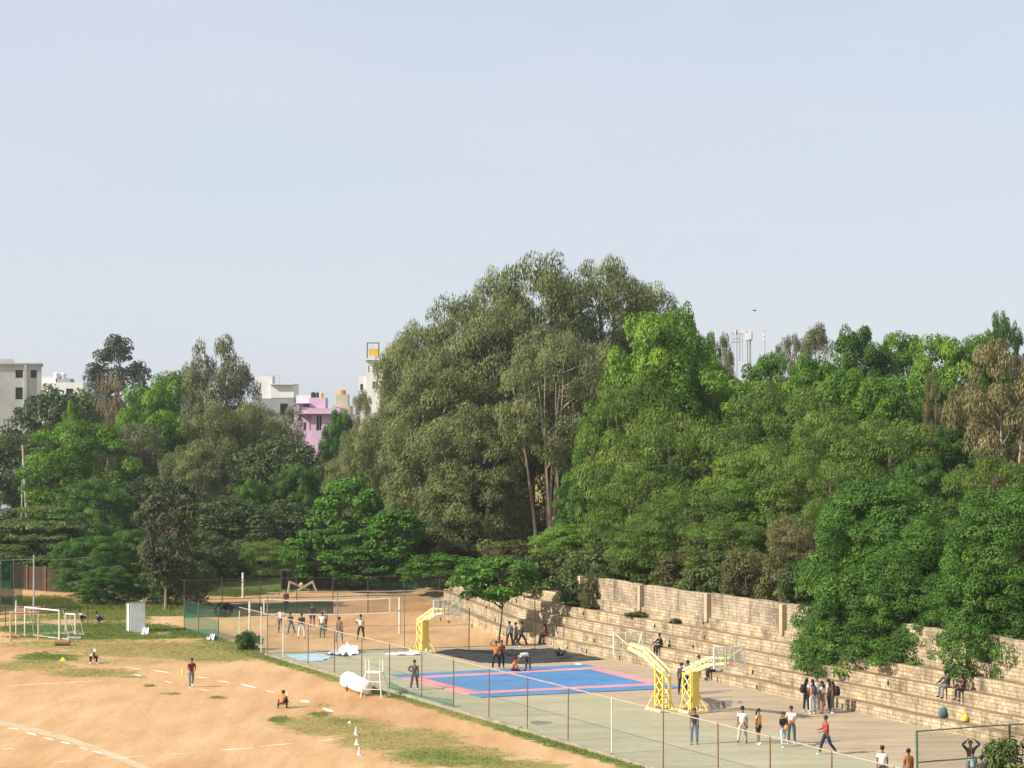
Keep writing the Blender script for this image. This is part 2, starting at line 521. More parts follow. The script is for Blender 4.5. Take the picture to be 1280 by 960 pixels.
# ------------------------------------------------------------------ chalk lines on the dirt
def build_chalk():
    mb = MB()
    segs = [(9, 857, 127, 851, .12), (116, 830, 145, 829, .12), (155, 834, 178, 837, .14), (166, 843, 177, 845, .2), (191, 838, 213, 841, .2),
            (243, 846, 262, 848, .18), (271, 851, 288, 853, .2), (301, 855, 320, 860, .2), (332, 863, 344, 866, .2), (376, 875, 386, 878, .3),
            (404, 885, 416, 890, .26), (205, 851, 216, 854, .12), (248, 861, 262, 864, .1), (10, 910, 24, 912, .16), (33, 915, 45, 919, .18), (55, 922, 67, 925, .18),
            (76, 927, 88, 930, .18), (99, 934, 110, 937, .18), (116, 939, 128, 942, .2), (128, 948, 183, 945, .11), (208, 943, 242, 941, .11),
            (273, 938, 317, 935, .14), (325, 933, 368, 929, .09), (395, 927, 430, 923, .12), (65, 953, 91, 951, .1), (0, 936, 18, 936, .08)]
    r = random.Random(3)
    for x0, y0, x1, y1, w in segs:
        a, b = G(x0, y0), G(x1, y1)
        d = (b - a); L = d.length; d.normalize()
        nrm = Vector((-d.y, d.x, 0))
        k = max(2, int(L / .5))
        lf, rt = [], []
        for i in range(k + 1):
            p = a + d * (L * i / k)
            wl_ = w * r.uniform(.5, 1.25) * (0.35 if i in (0, k) else 1) * .6
            lf.append(p + nrm * wl_ + Vector((0, 0, .005))); rt.append(p - nrm * wl_ + Vector((0, 0, .005)))
        for i in range(k):
            mb.quad([rt[i], rt[i + 1], lf[i + 1], lf[i]])
    tag(mb.build('chalk_lines', paint('chalk', (.86, .81, .73), .95, .25, 2.0)), kind='structure')
    # the wide pale strip of trodden lime across the lower left corner
    mb = MB()
    pts = [(-20, 896), (30, 906), (80, 919), (130, 936), (180, 956), (230, 978)]
    for i in range(len(pts) - 1):
        a, b = G(*pts[i]), G(*pts[i + 1])
        a2, b2 = G(pts[i][0] - 5, pts[i][1] + 5), G(pts[i + 1][0] - 5, pts[i + 1][1] + 5)
        z = Vector((0, 0, .003))
        mb.quad([a2 + z, b2 + z, b + z, a + z])
    tag(mb.build('lime_strip', paint('lime_dust', (.52, .40, .265), .95, .22, .7)), kind='structure')

build_chalk()

# ------------------------------------------------------------------ concrete court with kerb
def court_mat():
    m, nt, b = base_mat('court_concrete', 0.85, 0.2)
    L = nt.links.new
    tc = node(nt, 'ShaderNodeTexCoord')
    at = node(nt, 'ShaderNodeAttribute', attribute_name='bare')
    n1 = node(nt, 'ShaderNodeTexNoise', Scale=0.42, Detail=6.0, Roughness=0.65)
    mp = node(nt, 'ShaderNodeMapping'); mp.inputs['Rotation'].default_value = (0, 0, R(-8)); mp.inputs['Scale'].default_value = (.4, 1.8, 1)
    L(tc.outputs['Object'], mp.inputs['Vector']); L(mp.outputs['Vector'], n1.inputs['Vector'])
    n2 = node(nt, 'ShaderNodeTexNoise', Scale=2.5, Detail=7.0, Roughness=0.7); L(tc.outputs['Object'], n2.inputs['Vector'])
    green = ramp(nt, [(.28, (.29, .285, .19)), (.5, (.365, .35, .235)), (.72, (.44, .41, .29))]); L(n1.outputs['Fac'], green.inputs['Fac'])
    tan = ramp(nt, [(.28, (.30, .235, .165)), (.5, (.39, .31, .22)), (.72, (.46, .375, .265))]); L(n1.outputs['Fac'], tan.inputs['Fac'])
    ad = node(nt, 'ShaderNodeMath', operation='MULTIPLY_ADD'); ad.inputs[1].default_value = .5
    L(n2.outputs['Fac'], ad.inputs[0]); L(at.outputs['Fac'], ad.inputs[2])
    mr = node(nt, 'ShaderNodeMapRange'); mr.inputs['From Min'].default_value = .68; mr.inputs['From Max'].default_value = .84; L(ad.outputs[0], mr.inputs['Value'])
    mx = node(nt, 'ShaderNodeMixRGB'); L(mr.outputs['Result'], mx.inputs['Fac']); L(green.outputs['Color'], mx.inputs['Color1']); L(tan.outputs['Color'], mx.inputs['Color2'])
    fr = ramp(nt, [(.3, (.8, .8, .8)), (.7, (1.1, 1.1, 1.1))]); L(n2.outputs['Fac'], fr.inputs['Fac'])
    mu = node(nt, 'ShaderNodeMixRGB', blend_type='MULTIPLY'); mu.inputs['Fac'].default_value = .6
    L(mx.outputs['Color'], mu.inputs['Color1']); L(fr.outputs['Color'], mu.inputs['Color2']); L(mu.outputs['Color'], b.inputs['Base Color'])
    return m

PINK_A, PINK_B = G(715, 861), G(1033, 935)
PD = (PINK_B - PINK_A).normalized()
PN = Vector((-PD.y, PD.x, 0))
if PN.x < 0: PN = -PN                              # towards the terraces

CZ = 0.10                                          # the slab stands this far above the dirt
def build_court():
    # near edge just inside the fence, far edge on the cross fence, right edge under the first step
    near0 = NF0 + NFD * -3.0 - NFN * -0.12
    far_l, far_r = G(335, 819), G(700, 807)
    nu, nv = 60, 110
    v, bare = [], []
    for j in range(nv + 1):
        t = j / nv
        L_ = far_l.lerp(NF0 + NFD * 78, t)
        # right edge: along the stand
        Rr = far_r.lerp(Vector((B0.x - D1.x * 80 + N1.x * .5, B0.y - D1.y * 80 + N1.y * .5, 0)), t)
        for i in range(nu + 1):
            p = L_.lerp(Rr, i / nu)
            v.append((p.x, p.y, CZ))
            d = (p.x - PINK_A.x) * PN.x + (p.y - PINK_A.y) * PN.y
            bare.append(min(1, max(0, .5 + d * .35)))
    f = []
    for j in range(nv):
        for i in range(nu):
            a = j * (nu + 1) + i
            f.append((a, a + nu + 1, a + nu + 2, a + 1))
    me = bpy.data.meshes.new('court')
    me.from_pydata(v, [], f)
    at = me.attributes.new('bare', 'FLOAT', 'POINT'); at.data.foreach_set('value', bare)
    me.materials.append(court_mat())
    me.update()
    if me.polygons[0].normal.z < 0: me.flip_normals()
    tag(link_mesh('court', me), kind='structure')
    # kerb along the near edge and under the cross fence
    mb = MB()
    a, b = far_l, NF0 + NFD * 78
    for p, q, off in ((a, b, NFN * .11), (far_l, far_r, -D1 * -.12)):
        d = (q - p).normalized(); nn = Vector((-d.y, d.x, 0)) * .11
        L = (q - p).length; k = int(L / 3.0)
        for i in range(k):
            u, w = p + d * (L * i / k) + off, p + d * (L * (i + 1) / k - .03) + off
            z0, z1 = Vector((0, 0, -.1)), Vector((0, 0, CZ + .035 + .012 * ((i * 7) % 3)))
            c = [u - nn, w - nn, w + nn, u + nn]
            mb.quad([x + z1 for x in c])
            for e in range(4):
                mb.quad([c[e] + z0, c[(e + 1) % 4] + z0, c[(e + 1) % 4] + z1, c[e] + z1])
    tag(mb.build('kerb', paint('kerb_concrete', (.30, .27, .205), .9, .3, 1.2)), kind='structure')
    # painted lines
    mb = MB()
    def line(p, q, w, z=CZ + .004, jit=.25, seed=1):
        r = random.Random(seed)
        d = (q - p); L = d.length; d.normalize(); nn = Vector((-d.y, d.x, 0)) * (w / 2)
        k = max(2, int(L / 1.2)); zz = Vector((0, 0, z))
        for i in range(k):
            if r.random() < jit * .5: continue
            u, e = p + d * (L * i / k), p + d * (L * (i + 1) / k)
            mb.quad([u - nn + zz, e - nn + zz, e + nn + zz, u + nn + zz])
    line(PINK_A - PD * 6, PINK_B + PD * 30, .14, seed=2)
    tag(mb.build('pink_line', paint('pink_paint', (.46, .29, .23), .9, .3, 1.5)), kind='structure')
    mb = MB()
    c0 = PINK_A - PN * 4.2
    line(c0 - PD * 2, c0 + PD * 40, .07, seed=5, jit=.7)
    line(PINK_A + PD * 18 - PN * 9.5, PINK_A + PD * 18, .07, seed=6, jit=.5)
    line(PINK_A + PD * 6 - PN * 9, PINK_A + PD * 6 - PN * .2, .07, seed=7, jit=.6)
    line(PINK_A + PN * 2 + PD * 8, PINK_A + PN * 2 + PD * 40, .08, seed=8, jit=.9)
    tag(mb.build('worn_court_lines', paint('worn_paint', (.40, .37, .31), .9, .3, 1.5)), kind='structure')
    # dark patches; the two right of the paired hoops paint a hoop's cast shadow
    mb = MB()
    for cx, cy, rx, ry, seed in ((908, 882, 9, 5, 1), (676, 906, 14, 2.5, 2), (925, 880, 4, 2, 3)):
        r = random.Random(seed); n = 14
        pts = []
        for i in range(n):
            a_ = 2 * math.pi * i / n; k = r.uniform(.75, 1.15)
            p = G(cx + math.cos(a_) * rx * k, cy - math.sin(a_) * ry * k); p.z = CZ + .004
            pts.append(p)
        mb.quad(pts)
    tag(mb.build('shadow_and_dark_patch', paint('shadow_and_patch_tone', (.19, .18, .155), .9, .25, 1.5)), kind='structure')

build_court()

# ------------------------------------------------------------------ terraces of stone seating
STONE = stone_mat('terrace_stone', (.57, .485, .365), (.385, .32, .228), (.18, .145, .10))
STONE_OLD = stone_mat('wall_stone', (.50, .43, .335), (.39, .33, .255), (.22, .185, .14), row=.19, width=.4)
TREAD = paint('terrace_tread_dust', (.25, .18, .11), .95, .35, .9)
COPING = paint('pillar_cement', (.45, .36, .245), .9, .25, 1.1)

def stand_line(s):
    """points of the line at distance s behind the foot of the terraces, far end to near end"""
    a = Q0 + E2 * 9 + N2 * s
    # mitre at the bend
    bis = (N1 + N2).normalized()
    mid = Q1 + bis * (s / bis.dot(N1))
    b = B0 - D1 * 82 + N1 * s
    # Q1 is put on the straight line so both runs meet
    return a, mid, b

_q1s = (Q1 - B0).dot(N1)
Q1 = Q1 - N1 * _q1s

def run_points(s, step=2.0):
    a, m, b = stand_line(s)
    pts = []
    for p, q in ((a, m), (m, b)):
        k = max(1, int((q - p).length / step))
        for i in range(k): pts.append(p.lerp(q, i / k))
    pts.append(b)
    return pts

def build_stand():
    root = thing('stone_terrace', 'long stepped terrace of tan coursed stone seats along the court', 'seating', (B0.x, B0.y, 0))
    inv = -Vector((B0.x, B0.y, 0))
    for i in range(N_STEP):
        s0 = i * STEP_W
        r = random.Random(50 + i)
        P0 = run_points(s0); P1 = run_points(s0 + STEP_W + (1.3 if i == N_STEP - 1 else .06))
        z0, z1 = max(-.1, i * STEP_H - .06), (i + 1) * STEP_H
        mb = MB()
        u = r.uniform(0, 3)
        n = min(len(P0), len(P1))
        zs = [z1 + r.uniform(-.035, .03) for _ in range(n)]
        js = [r.uniform(-.03, .03) for _ in range(n)]
        for k in range(n - 1):
            a, b = P0[k] + N1 * js[k], P0[k + 1] + N1 * js[k + 1]
            L = (b - a).length
            mb.quad([a + inv + Vector((0, 0, z0)), b + inv + Vector((0, 0, z0)), b + inv + Vector((0, 0, zs[k + 1])), a + inv + Vector((0, 0, zs[k]))], 0,
                    [(u, z0), (u + L, z0), (u + L, zs[k + 1]), (u, zs[k])])
            c, d = P1[k], P1[k + 1]
            mb.quad([a + inv + Vector((0, 0, zs[k])), b + inv + Vector((0, 0, zs[k + 1])), d + inv + Vector((0, 0, zs[k + 1] - .02)), c + inv + Vector((0, 0, zs[k] - .02))], 1)
            u += L
        mb.quad([P0[0] + inv + Vector((0, 0, z0)), P0[0] + inv + Vector((0, 0, z1)), P1[0] + inv + Vector((0, 0, z1)), P1[0] + inv + Vector((0, 0, z0))], 0, [(0, z0), (0, z1), (1, z1), (1, z0)])
        mb.build('step', [STONE, TREAD], root)
    # drain mouths and upright joints in the risers
    r = random.Random(9)
    for k in range(40):
        i = r.randrange(N_STEP); t = r.uniform(-20, 40)
        p = B0 - D1 * t + N1 * (i * STEP_W - .025) + inv
        mb = MB()
        mb.box((p.x, p.y, i * STEP_H + r.uniform(.1, .22)), (.05, .07, r.uniform(.12, .3)), HEAD)
        mb.build('weep_hole', paint('wet_dark', (.05, .04, .03), .9), root)

build_stand()

def build_top_wall():
    p0 = P(754, 744, 1)  # only its heading is used
    # start of the wall: where the ray through its left foot meets the top terrace
    start = G(754, 744.5, N_STEP * STEP_H)
    t0 = -(start - B0).dot(D1)
    s = S_TOP + .16
    base = B0 - D1 * t0 + N1 * s
    root = thing('retaining_wall', 'tan stone wall with square pillars topping the terraces', 'wall', (base.x, base.y, 0))
    z0 = N_STEP * STEP_H - .04
    bay = 8.5
    r = random.Random(4)
    for k in range(10):
        a = -D1 * (k * bay); h = 1.48 + r.uniform(-.07, .07) - .012 * k
        pl = MB()
        pl.box((a.x - N1.x * .12, a.y - N1.y * .12, z0 - .22), (.34, .36, h + .22 - .03), HEAD)
        pl.build('pillar', COPING, root)
        mb = MB()
        m = 9
        u0 = r.uniform(0, 5)
        front, back, zz = [], [], []
        for i in range(m + 1):
            q = a - D1 * (.17 + (bay - .34) * i / m)
            front.append(q); back.append(q + N1 * .3)
            zz.append(z0 + h - (.18 if k == 0 and i < 1 else 0) + r.uniform(-.05, .04))
        for i in range(m):
            L = (bay - .34) / m; u = u0 + i * L
            f0, f1, b0, b1 = front[i], front[i + 1], back[i], back[i + 1]
            lo = Vector((0, 0, z0)); t_0, t_1 = Vector((0, 0, zz[i])), Vector((0, 0, zz[i + 1]))
            mb.quad([f0 + lo, f1 + lo, f1 + t_1, f0 + t_0], 0, [(u, 0), (u + L, 0), (u + L, zz[i + 1] - z0), (u, zz[i] - z0)])
            mb.quad([f0 + t_0, f1 + t_1, b1 + t_1, b0 + t_0], 0, [(u, 2), (u + L, 2), (u + L, 2.3), (u, 2.3)])
            mb.quad([b1 + lo, b0 + lo, b0 + t_0, b1 + t_1], 0, [(u, 0), (u + L, 0), (u + L, 1.5), (u, 1.5)])
        mb.build('wall_panel', STONE_OLD, root)

build_top_wall()
# ------------------------------------------------------------------ trees
BARK = {}
def bark_mat(name, c0, c1):
    m, nt, b = base_mat(name, .9, .1)
    tc = node(nt, 'ShaderNodeTexCoord')
    mp = node(nt, 'ShaderNodeMapping'); mp.inputs['Scale'].default_value = (5, 5, .8)
    nz = node(nt, 'ShaderNodeTexNoise', Scale=1.5, Detail=6.0)
    nt.links.new(tc.outputs['Object'], mp.inputs['Vector']); nt.links.new(mp.outputs['Vector'], nz.inputs['Vector'])
    r = ramp(nt, [(.3, c0), (.7, c1)])
    nt.links.new(nz.outputs['Fac'], r.inputs['Fac']); nt.links.new(r.outputs['Color'], b.inputs['Base Color'])
    return m

BARK_PALE = bark_mat('pale_bark', (.16, .13, .10), (.42, .36, .29))
BARK_DARK = bark_mat('dark_bark', (.035, .027, .02), (.10, .078, .055))
BARK_MID = bark_mat('grey_bark', (.09, .075, .055), (.22, .18, .13))

def leaves_mesh(name, C, A, B, tint, mats, matidx=None):
    """diamond leaves: centres C, half-length vectors A, half-width vectors B; slightly folded along the midrib"""
    k = len(C)
    v = np.empty((k, 4, 3), np.float32)
    nrm = np.cross(A, B); nrm /= (np.linalg.norm(nrm, axis=1, keepdims=True) + 1e-9)
    fold = nrm * np.linalg.norm(B, axis=1, keepdims=True) * .35
    v[:, 0] = C - A; v[:, 1] = C + B + fold - A * .15; v[:, 2] = C + A; v[:, 3] = C - B + fold - A * .15
    me = bpy.data.meshes.new(name)
    me.vertices.add(k * 4); me.vertices.foreach_set('co', v.reshape(-1))
    me.loops.add(k * 4); me.loops.foreach_set('vertex_index', np.arange(k * 4, dtype=np.int32))
    me.polygons.add(k); me.polygons.foreach_set('loop_start', np.arange(0, k * 4, 4, dtype=np.int32))
    me.update(calc_edges=True)
    at = me.attributes.new('tint', 'FLOAT', 'FACE')
    at.data.foreach_set('value', np.clip(tint, 0, 1).astype(np.float32))
    for m in (mats if isinstance(mats, (list, tuple)) else [mats]): me.materials.append(m)
    return me

def unit(v):
    return v / (np.linalg.norm(v, axis=1, keepdims=True) + 1e-9)

def puff_centres(r, n, env, sep):
    """spread n clump centres through the crown's envelope, kept apart, denser towards its outside"""
    out = []
    tries = 0
    while len(out) < n and tries < n * 60:
        tries += 1
        d = r.normal(size=3); d /= np.linalg.norm(d)
        rad = r.uniform(.25, 1) ** .42
        p = env(d, rad)
        if p is None: continue
        if all(np.sum((p - q) ** 2) > sep * sep for q in out): out.append(p)
    return np.array(out)

SPECIES = {}
def species(key, Rn, H, cb, n_puff, puff, per, leaf, style, mat, bark, shape='ellipsoid', variants=3, gap=.62, stems=1, flat=.75, tint_sd=.16, lobes=0.0):
    SPECIES[key] = dict(R=Rn, H=H, cb=cb, n=n_puff, puff=puff, per=per, leaf=leaf, style=style, mat=mat, bark=bark, shape=shape, variants=variants, gap=gap, stems=stems, flat=flat, tint_sd=tint_sd, lobes=lobes)

def make_crown(key, seed):
    S = SPECIES[key]
    r = np.random.default_rng(seed)
    Rn, H, cb = S['R'], S['H'], S['cb']
    z0, z1 = H * cb, H
    zc, hz = (z0 + z1) / 2, (z1 - z0) / 2
    sh = S['shape']
    # an uneven outline: a few random bulges and bites
    bul = [(unit(r.normal(size=(1, 3)))[0], r.uniform(-.30, .30)) for _ in range(9)]
    def outline(d):
        k = 1.0
        for b, a in bul:
            c = float(np.dot(d, b))
            if c > .45: k += a * (c - .45) / .55
        return k
    def env(d, rad):
        k = outline(d) * rad * .9
        az = math.atan2(d[1], d[0]); ca, sa = math.cos(az), math.sin(az)
        if sh == 'flat':           # wide layered umbrella
            return np.array([d[0] * Rn * k * 1.1, d[1] * Rn * k * 1.1, z0 + (z1 - z0) * (.15 + .8 * round((abs(d[2])) * 4) / 4 * (1 - .45 * (d[0] ** 2 + d[1] ** 2) * rad))])
        t = (d[2] + 1) / 2
        if sh == 'dome':
            w = .84 + .16 * min(1, t * 2.5) if t < .5 else max(0, 1 - ((t - .5) / .5) ** 2.4) ** .5
        elif sh == 'cone':
            t = r.uniform(0, 1) ** 1.35
            w = (1 - t) ** .75 * .95 + .06
        elif sh == 'column':
            t = r.uniform(0, 1)
            w = (1 - (2 * t - 1) ** 4) ** .5 * .9 + .1
        else:
            w = max(0, 1 - abs(2 * t - 1) ** 2.5) ** .5
        if sh in ('dome', 'ellipsoid'):
            t = .5 + (t - .5) * (.55 + .45 * rad)
            t *= .93 + .10 * (outline(d) - 1)
        return np.array([ca * Rn * w * k, sa * Rn * w * k, z0 + (z1 - z0) * t])
    pc = puff_centres(r, S['n'], env, S['gap'] * S['puff'][0] * 1.3)
    C, A, B, T = [], [], [], []
    ll, lw = S['leaf']
    ptint = r.normal(.5, S['tint_sd'], len(pc))
    for p, pt in zip(pc, ptint):
        pr = r.uniform(*S['puff'])
        k = int(S['per'] * (pr / S['puff'][1]) ** 2)
        d = unit(r.normal(size=(k, 3)))
        d[:, 2] = np.where(d[:, 2] < -.35, d[:, 2] * .4, d[:, 2]); d = unit(d)
        # sub-lumps inside the clump so its skin is broken
        lump = unit(r.normal(size=(7, 3)))
        lk = np.max(d @ lump.T, axis=1)
        rad = pr * (.55 + .45 * r.random(k) ** .6) * (.62 + .42 * lk)
        pos = p + d * rad[:, None] * np.array([1, 1, S['flat']])
        rnd = r.normal(size=(k, 3))
        if S['style'] == 'weep':
            a = np.stack([rnd[:, 0] * .33, rnd[:, 1] * .33, -np.ones(k)], 1) + d * np.array([.25, .25, 0])
            pos[:, 2] -= r.random(k) ** 2 * pr * .9
            b = np.cross(a, d + rnd * .5)
        elif s_is(S, 'layer'):
            nrm = unit(np.array([0, 0, 1.0]) * 1.25 + d * .45 + rnd * .45)
            a = np.cross(nrm, r.normal(size=(k, 3))); b = np.cross(nrm, a)
        elif s_is(S, 'feather'):
            nrm = unit(d * .9 + np.array([0, 0, .4]) + rnd * .38)
            a = np.cross(nrm, r.normal(size=(k, 3))); b = np.cross(nrm, a)
        elif s_is(S, 'plume'):
            nrm = unit(d * .9 + np.array([0, 0, .5]) + rnd * .42)
            dn_ = np.array([0, 0, -1.0]) + d * .8 + rnd * .35
            a = dn_ - nrm * np.sum(dn_ * nrm, axis=1, keepdims=True); b = np.cross(nrm, a)
        elif s_is(S, 'twig'):
            a = np.stack([rnd[:, 0] * .35, rnd[:, 1] * .35, np.ones(k)], 1); b = np.cross(a, rnd)
        else:
            nrm = unit(d * .85 + np.array([0, 0, .45]) + rnd * .5)
            a = np.cross(nrm, r.normal(size=(k, 3))); b = np.cross(nrm, a)
        sz = r.uniform(.65, 1.25, k)[:, None]
        C.append(pos); A.append(unit(a) * ll * .5 * sz); B.append(unit(b) * lw * .5 * sz)
        T.append(pt + r.normal(0, .13, k))
    C = np.concatenate(C); A = np.concatenate(A); B = np.concatenate(B); T = np.concatenate(T)
    # keep inside height 0..H and normalise to unit radius and height
    n = np.array([1 / Rn, 1 / Rn, 1 / H])
    if cb >= 0: C[:, 2] = np.maximum(C[:, 2], .15)
    me = leaves_mesh('crown', C * n, A * n, B * n, T, S['mat'])
    return me, pc * n

def s_is(S, k): return S['style'] == k

def make_trunk(key, seed, pc):
    S = SPECIES[key]
    r = random.Random(seed)
    Rn, H = S['R'], S['H']
    P_ = pc * np.array([Rn, Rn, H])
    mb = MB()
    ns = S['stems']
    tr = max(.1, H * .016) / (1 + .25 * (ns - 1))
    tops = []
    for sidx in range(ns):
        bx, by = (0, 0) if ns == 1 else (r.uniform(-.28, .28) * Rn * (.5 if ns < 5 else .8), r.uniform(-.28, .28) * Rn * .5)
        lean = (r.uniform(-.12, .12) * Rn * (1 if ns < 5 else 2.2) + bx * .9, r.uniform(-.12, .12) * Rn + by * .9)
        top = H * (r.uniform(.72, .84))
        pts, rs = [], []
        for i in range(7):
            t = i / 6
            pts.append(Vector((bx + lean[0] * t + .05 * Rn * math.sin(t * 4 + seed + sidx) * t, by + lean[1] * t + .05 * Rn * math.cos(t * 3 + sidx) * t, top * t - (.4 if i == 0 else 0))))
            rs.append(tr * (1.35 if i == 0 else 1) * (1 - .82 * t))
        mb.tube(pts, rs, 7)
        tops.append(pts)
    # limbs reach from the stem to clump centres
    order = list(range(len(P_))); r.shuffle(order)
    for i in order[:min(len(P_), 34)]:
        c = Vector(P_[i])
        pts = min(tops, key=lambda q: min((v - c).length for v in q))
        zt = max(H * .06, min(c.z - .35 * math.hypot(c.x, c.y) - .03 * H, pts[-1].z))
        q = None
        for a, b in zip(pts, pts[1:]):
            if a.z <= zt <= b.z: q = a.lerp(b, (zt - a.z) / max(1e-6, b.z - a.z))
        if q is None: q = pts[3]
        mid = q.lerp(c, .5) + Vector((r.uniform(-.05, .05) * Rn, r.uniform(-.05, .05) * Rn, .05 * H * r.uniform(-.3, .6)))
        k = tr * .42 * (1 - .6 * q.z / H)
        mb.tube([q, mid, c], [k, k * .6, k * .18], 5)
    mb.v = [(x / Rn, y / Rn, z / H) for x, y, z in mb.v]
    return mb.mesh('trunk', S['bark'], smooth=True)

_PROTO = {}
_count = {}
def tree(name, key, x, y, z_top, halfw, label, cat='tree', group=None, variant=None, rot=None, z_base=None, sink=.2):
    S = SPECIES[key]
    i = _count.get(key, 0); _count[key] = i + 1
    vi = (i if variant is None else variant) % S['variants']
    if (key, vi) not in _PROTO:
        cm, pc = make_crown(key, 100 + vi * 17 + sum(map(ord, key)))
        _PROTO[(key, vi)] = (cm, make_trunk(key, 7 + vi + sum(map(ord, key)), pc))
    cm, tm = _PROTO[(key, vi)]
    zb = gz(x, y) if z_base is None else z_base
    zb -= sink
    rz = (i * 2.399 + .7) if rot is None else rot
    t = thing(name, label, cat, (x, y, zb), rz, group, (halfw, halfw, z_top - zb))
    link_mesh('trunk', tm, t); link_mesh('crown', cm, t)
    return t

# species: colours are leaf colours in plain light
M_EUC = leaf_mat('eucalyptus_leaf', (.068, .096, .034), (.155, .192, .072), (.285, .315, .12), .34)
M_EUC2 = leaf_mat('eucalyptus_leaf_grey', (.078, .098, .048), (.165, .188, .09), (.28, .285, .145), .32)
M_NEEM = leaf_mat('neem_leaf', (.048, .115, .02), (.122, .25, .036), (.25, .39, .06), .4)
M_DEEP = leaf_mat('deep_green_leaf', (.032, .085, .017), (.074, .172, .034), (.145, .265, .05), .38)
M_OVER = leaf_mat('overhang_leaf', (.036, .096, .018), (.080, .185, .032), (.16, .285, .05), .4)
M_BAMB = leaf_mat('bamboo_leaf', (.053, .106, .022), (.138, .226, .045), (.265, .345, .08), .4)
M_ALMD = leaf_mat('almond_leaf', (.035, .10, .017), (.085, .205, .032), (.16, .32, .05), .35, .45)
M_DARK = leaf_mat('dark_leaf', (.038, .064, .024), (.078, .122, .042), (.14, .195, .065), .32)
M_OAK = leaf_mat('silk_oak_leaf', (.05, .072, .055), (.095, .125, .095), (.15, .18, .13), .3)
M_RUST = leaf_mat('rusty_twig', (.16, .11, .065), (.26, .19, .11), (.34, .28, .17), .2)
M_DRY = leaf_mat('dry_leaf', (.12, .12, .05), (.21, .20, .09), (.34, .29, .155), .35)
M_UMB = leaf_mat('umbrella_leaf', (.05, .09, .026), (.12, .18, .05), (.20, .27, .075), .35)
M_SHRB = leaf_mat('shrub_leaf', (.04, .07, .02), (.085, .13, .035), (.16, .20, .058), .35)

species('euc', 5.0, 22, .06, 230, (.6, 1.15), 330, (.32, .085), 'weep', M_EUC, BARK_PALE, 'dome', 4, stems=3, flat=1.0, gap=.5)
species('eucgrey', 4.0, 20, .32, 105, (.6, 1.1), 260, (.34, .10), 'weep', M_EUC2, BARK_PALE, 'ellipsoid', 3, stems=2, flat=.9)
species('neem', 5.0, 12, .12, 150, (.6, 1.2), 340, (.25, .145), 'feather', M_NEEM, BARK_MID, 'ellipsoid', 4, stems=2, flat=.7)
species('deep', 6.0, 12, .05, 230, (.6, 1.1), 330, (.25, .135), 'feather', M_DEEP, BARK_DARK, 'dome', 3, stems=2, flat=.7)
species('overhang', 6.0, 11, -.25, 230, (.75, 1.5), 620, (.23, .13), 'feather', M_OVER, BARK_DARK, 'dome', 2, stems=2, flat=.7)
species('bamboo', 4.5, 11, .05, 130, (.6, 1.25), 440, (.25, .085), 'plume', M_BAMB, BARK_MID, 'dome', 4, stems=3, flat=.8)
species('almondtop', 4.5, 7, .5, 60, (.6, 1.0), 140, (.42, .26), 'layer', M_ALMD, BARK_DARK, 'ellipsoid', 1, flat=.45, gap=.6)
species('almond', 4.5, 7, .18, 75, (.6, 1.0), 130, (.42, .26), 'layer', M_ALMD, BARK_DARK, 'ellipsoid', 3, flat=.45, gap=.6)
species('dark', 6.0, 14, .05, 130, (.9, 1.6), 150, (.5, .28), 'round', M_DARK, BARK_DARK, 'dome', 3)
species('eucbare', 5.0, 22, .36, 130, (.55, 1.1), 300, (.32, .085), 'weep', M_EUC, BARK_PALE, 'ellipsoid', 1, stems=6, flat=.9)
species('oak', 3.6, 16, .22, 95, (.6, 1.05), 190, (.36, .14), 'feather', M_OAK, BARK_MID, 'ellipsoid', 1, gap=.7)
species('rust', 2.6, 11, .15, 60, (.5, .9), 60, (.7, .05), 'twig', M_RUST, BARK_PALE, 'column', 1)
species('dry', 4.0, 12, .15, 95, (.6, 1.1), 240, (.32, .11), 'plume', M_DRY, BARK_PALE, 'ellipsoid', 2, stems=2)
species('umbrella', 8.0, 8, .25, 260, (.7, 1.3), 170, (.5, .22), 'layer', M_UMB, BARK_DARK, 'flat', 1, flat=.28)
species('shrub', 2.5, 3.5, .02, 48, (.5, .85), 170, (.34, .17), 'round', M_SHRB, BARK_DARK, 'dome', 3)
M_BRUSH = leaf_mat('brush_leaf', (.05, .056, .02), (.105, .115, .04), (.18, .175, .065), .3)
species('dryshrub', 2.5, 3.5, .02, 48, (.5, .85), 170, (.36, .11), 'round', M_BRUSH, BARK_MID, 'dome', 2)
species('sparse', 3.0, 7, .24, 85, (.4, .8), 130, (.34, .16), 'round', leaf_mat('sparse_leaf', (.05, .068, .03), (.10, .125, .055), (.26, .26, .16), .35), BARK_PALE, 'ellipsoid', 1, gap=.75)

WIDE = {'neem': 1.28, 'bamboo': 1.3, 'deep': 1.25, 'dark': 1.15, 'euc': 1.12, 'eucgrey': 1.2}
def ptree(key, px, ptop, hw, Y, label, name='tree', group=None, cat='tree', **kw):
    """a tree whose top stands at photo point (px, ptop), hw pixels half wide, at distance Y"""
    p = P(px, ptop, Y)
    return tree(name, key, p.x, Y, p.z, hw * WIDE.get(key, 1.0) * Y / FPX, label, cat, group, **kw)

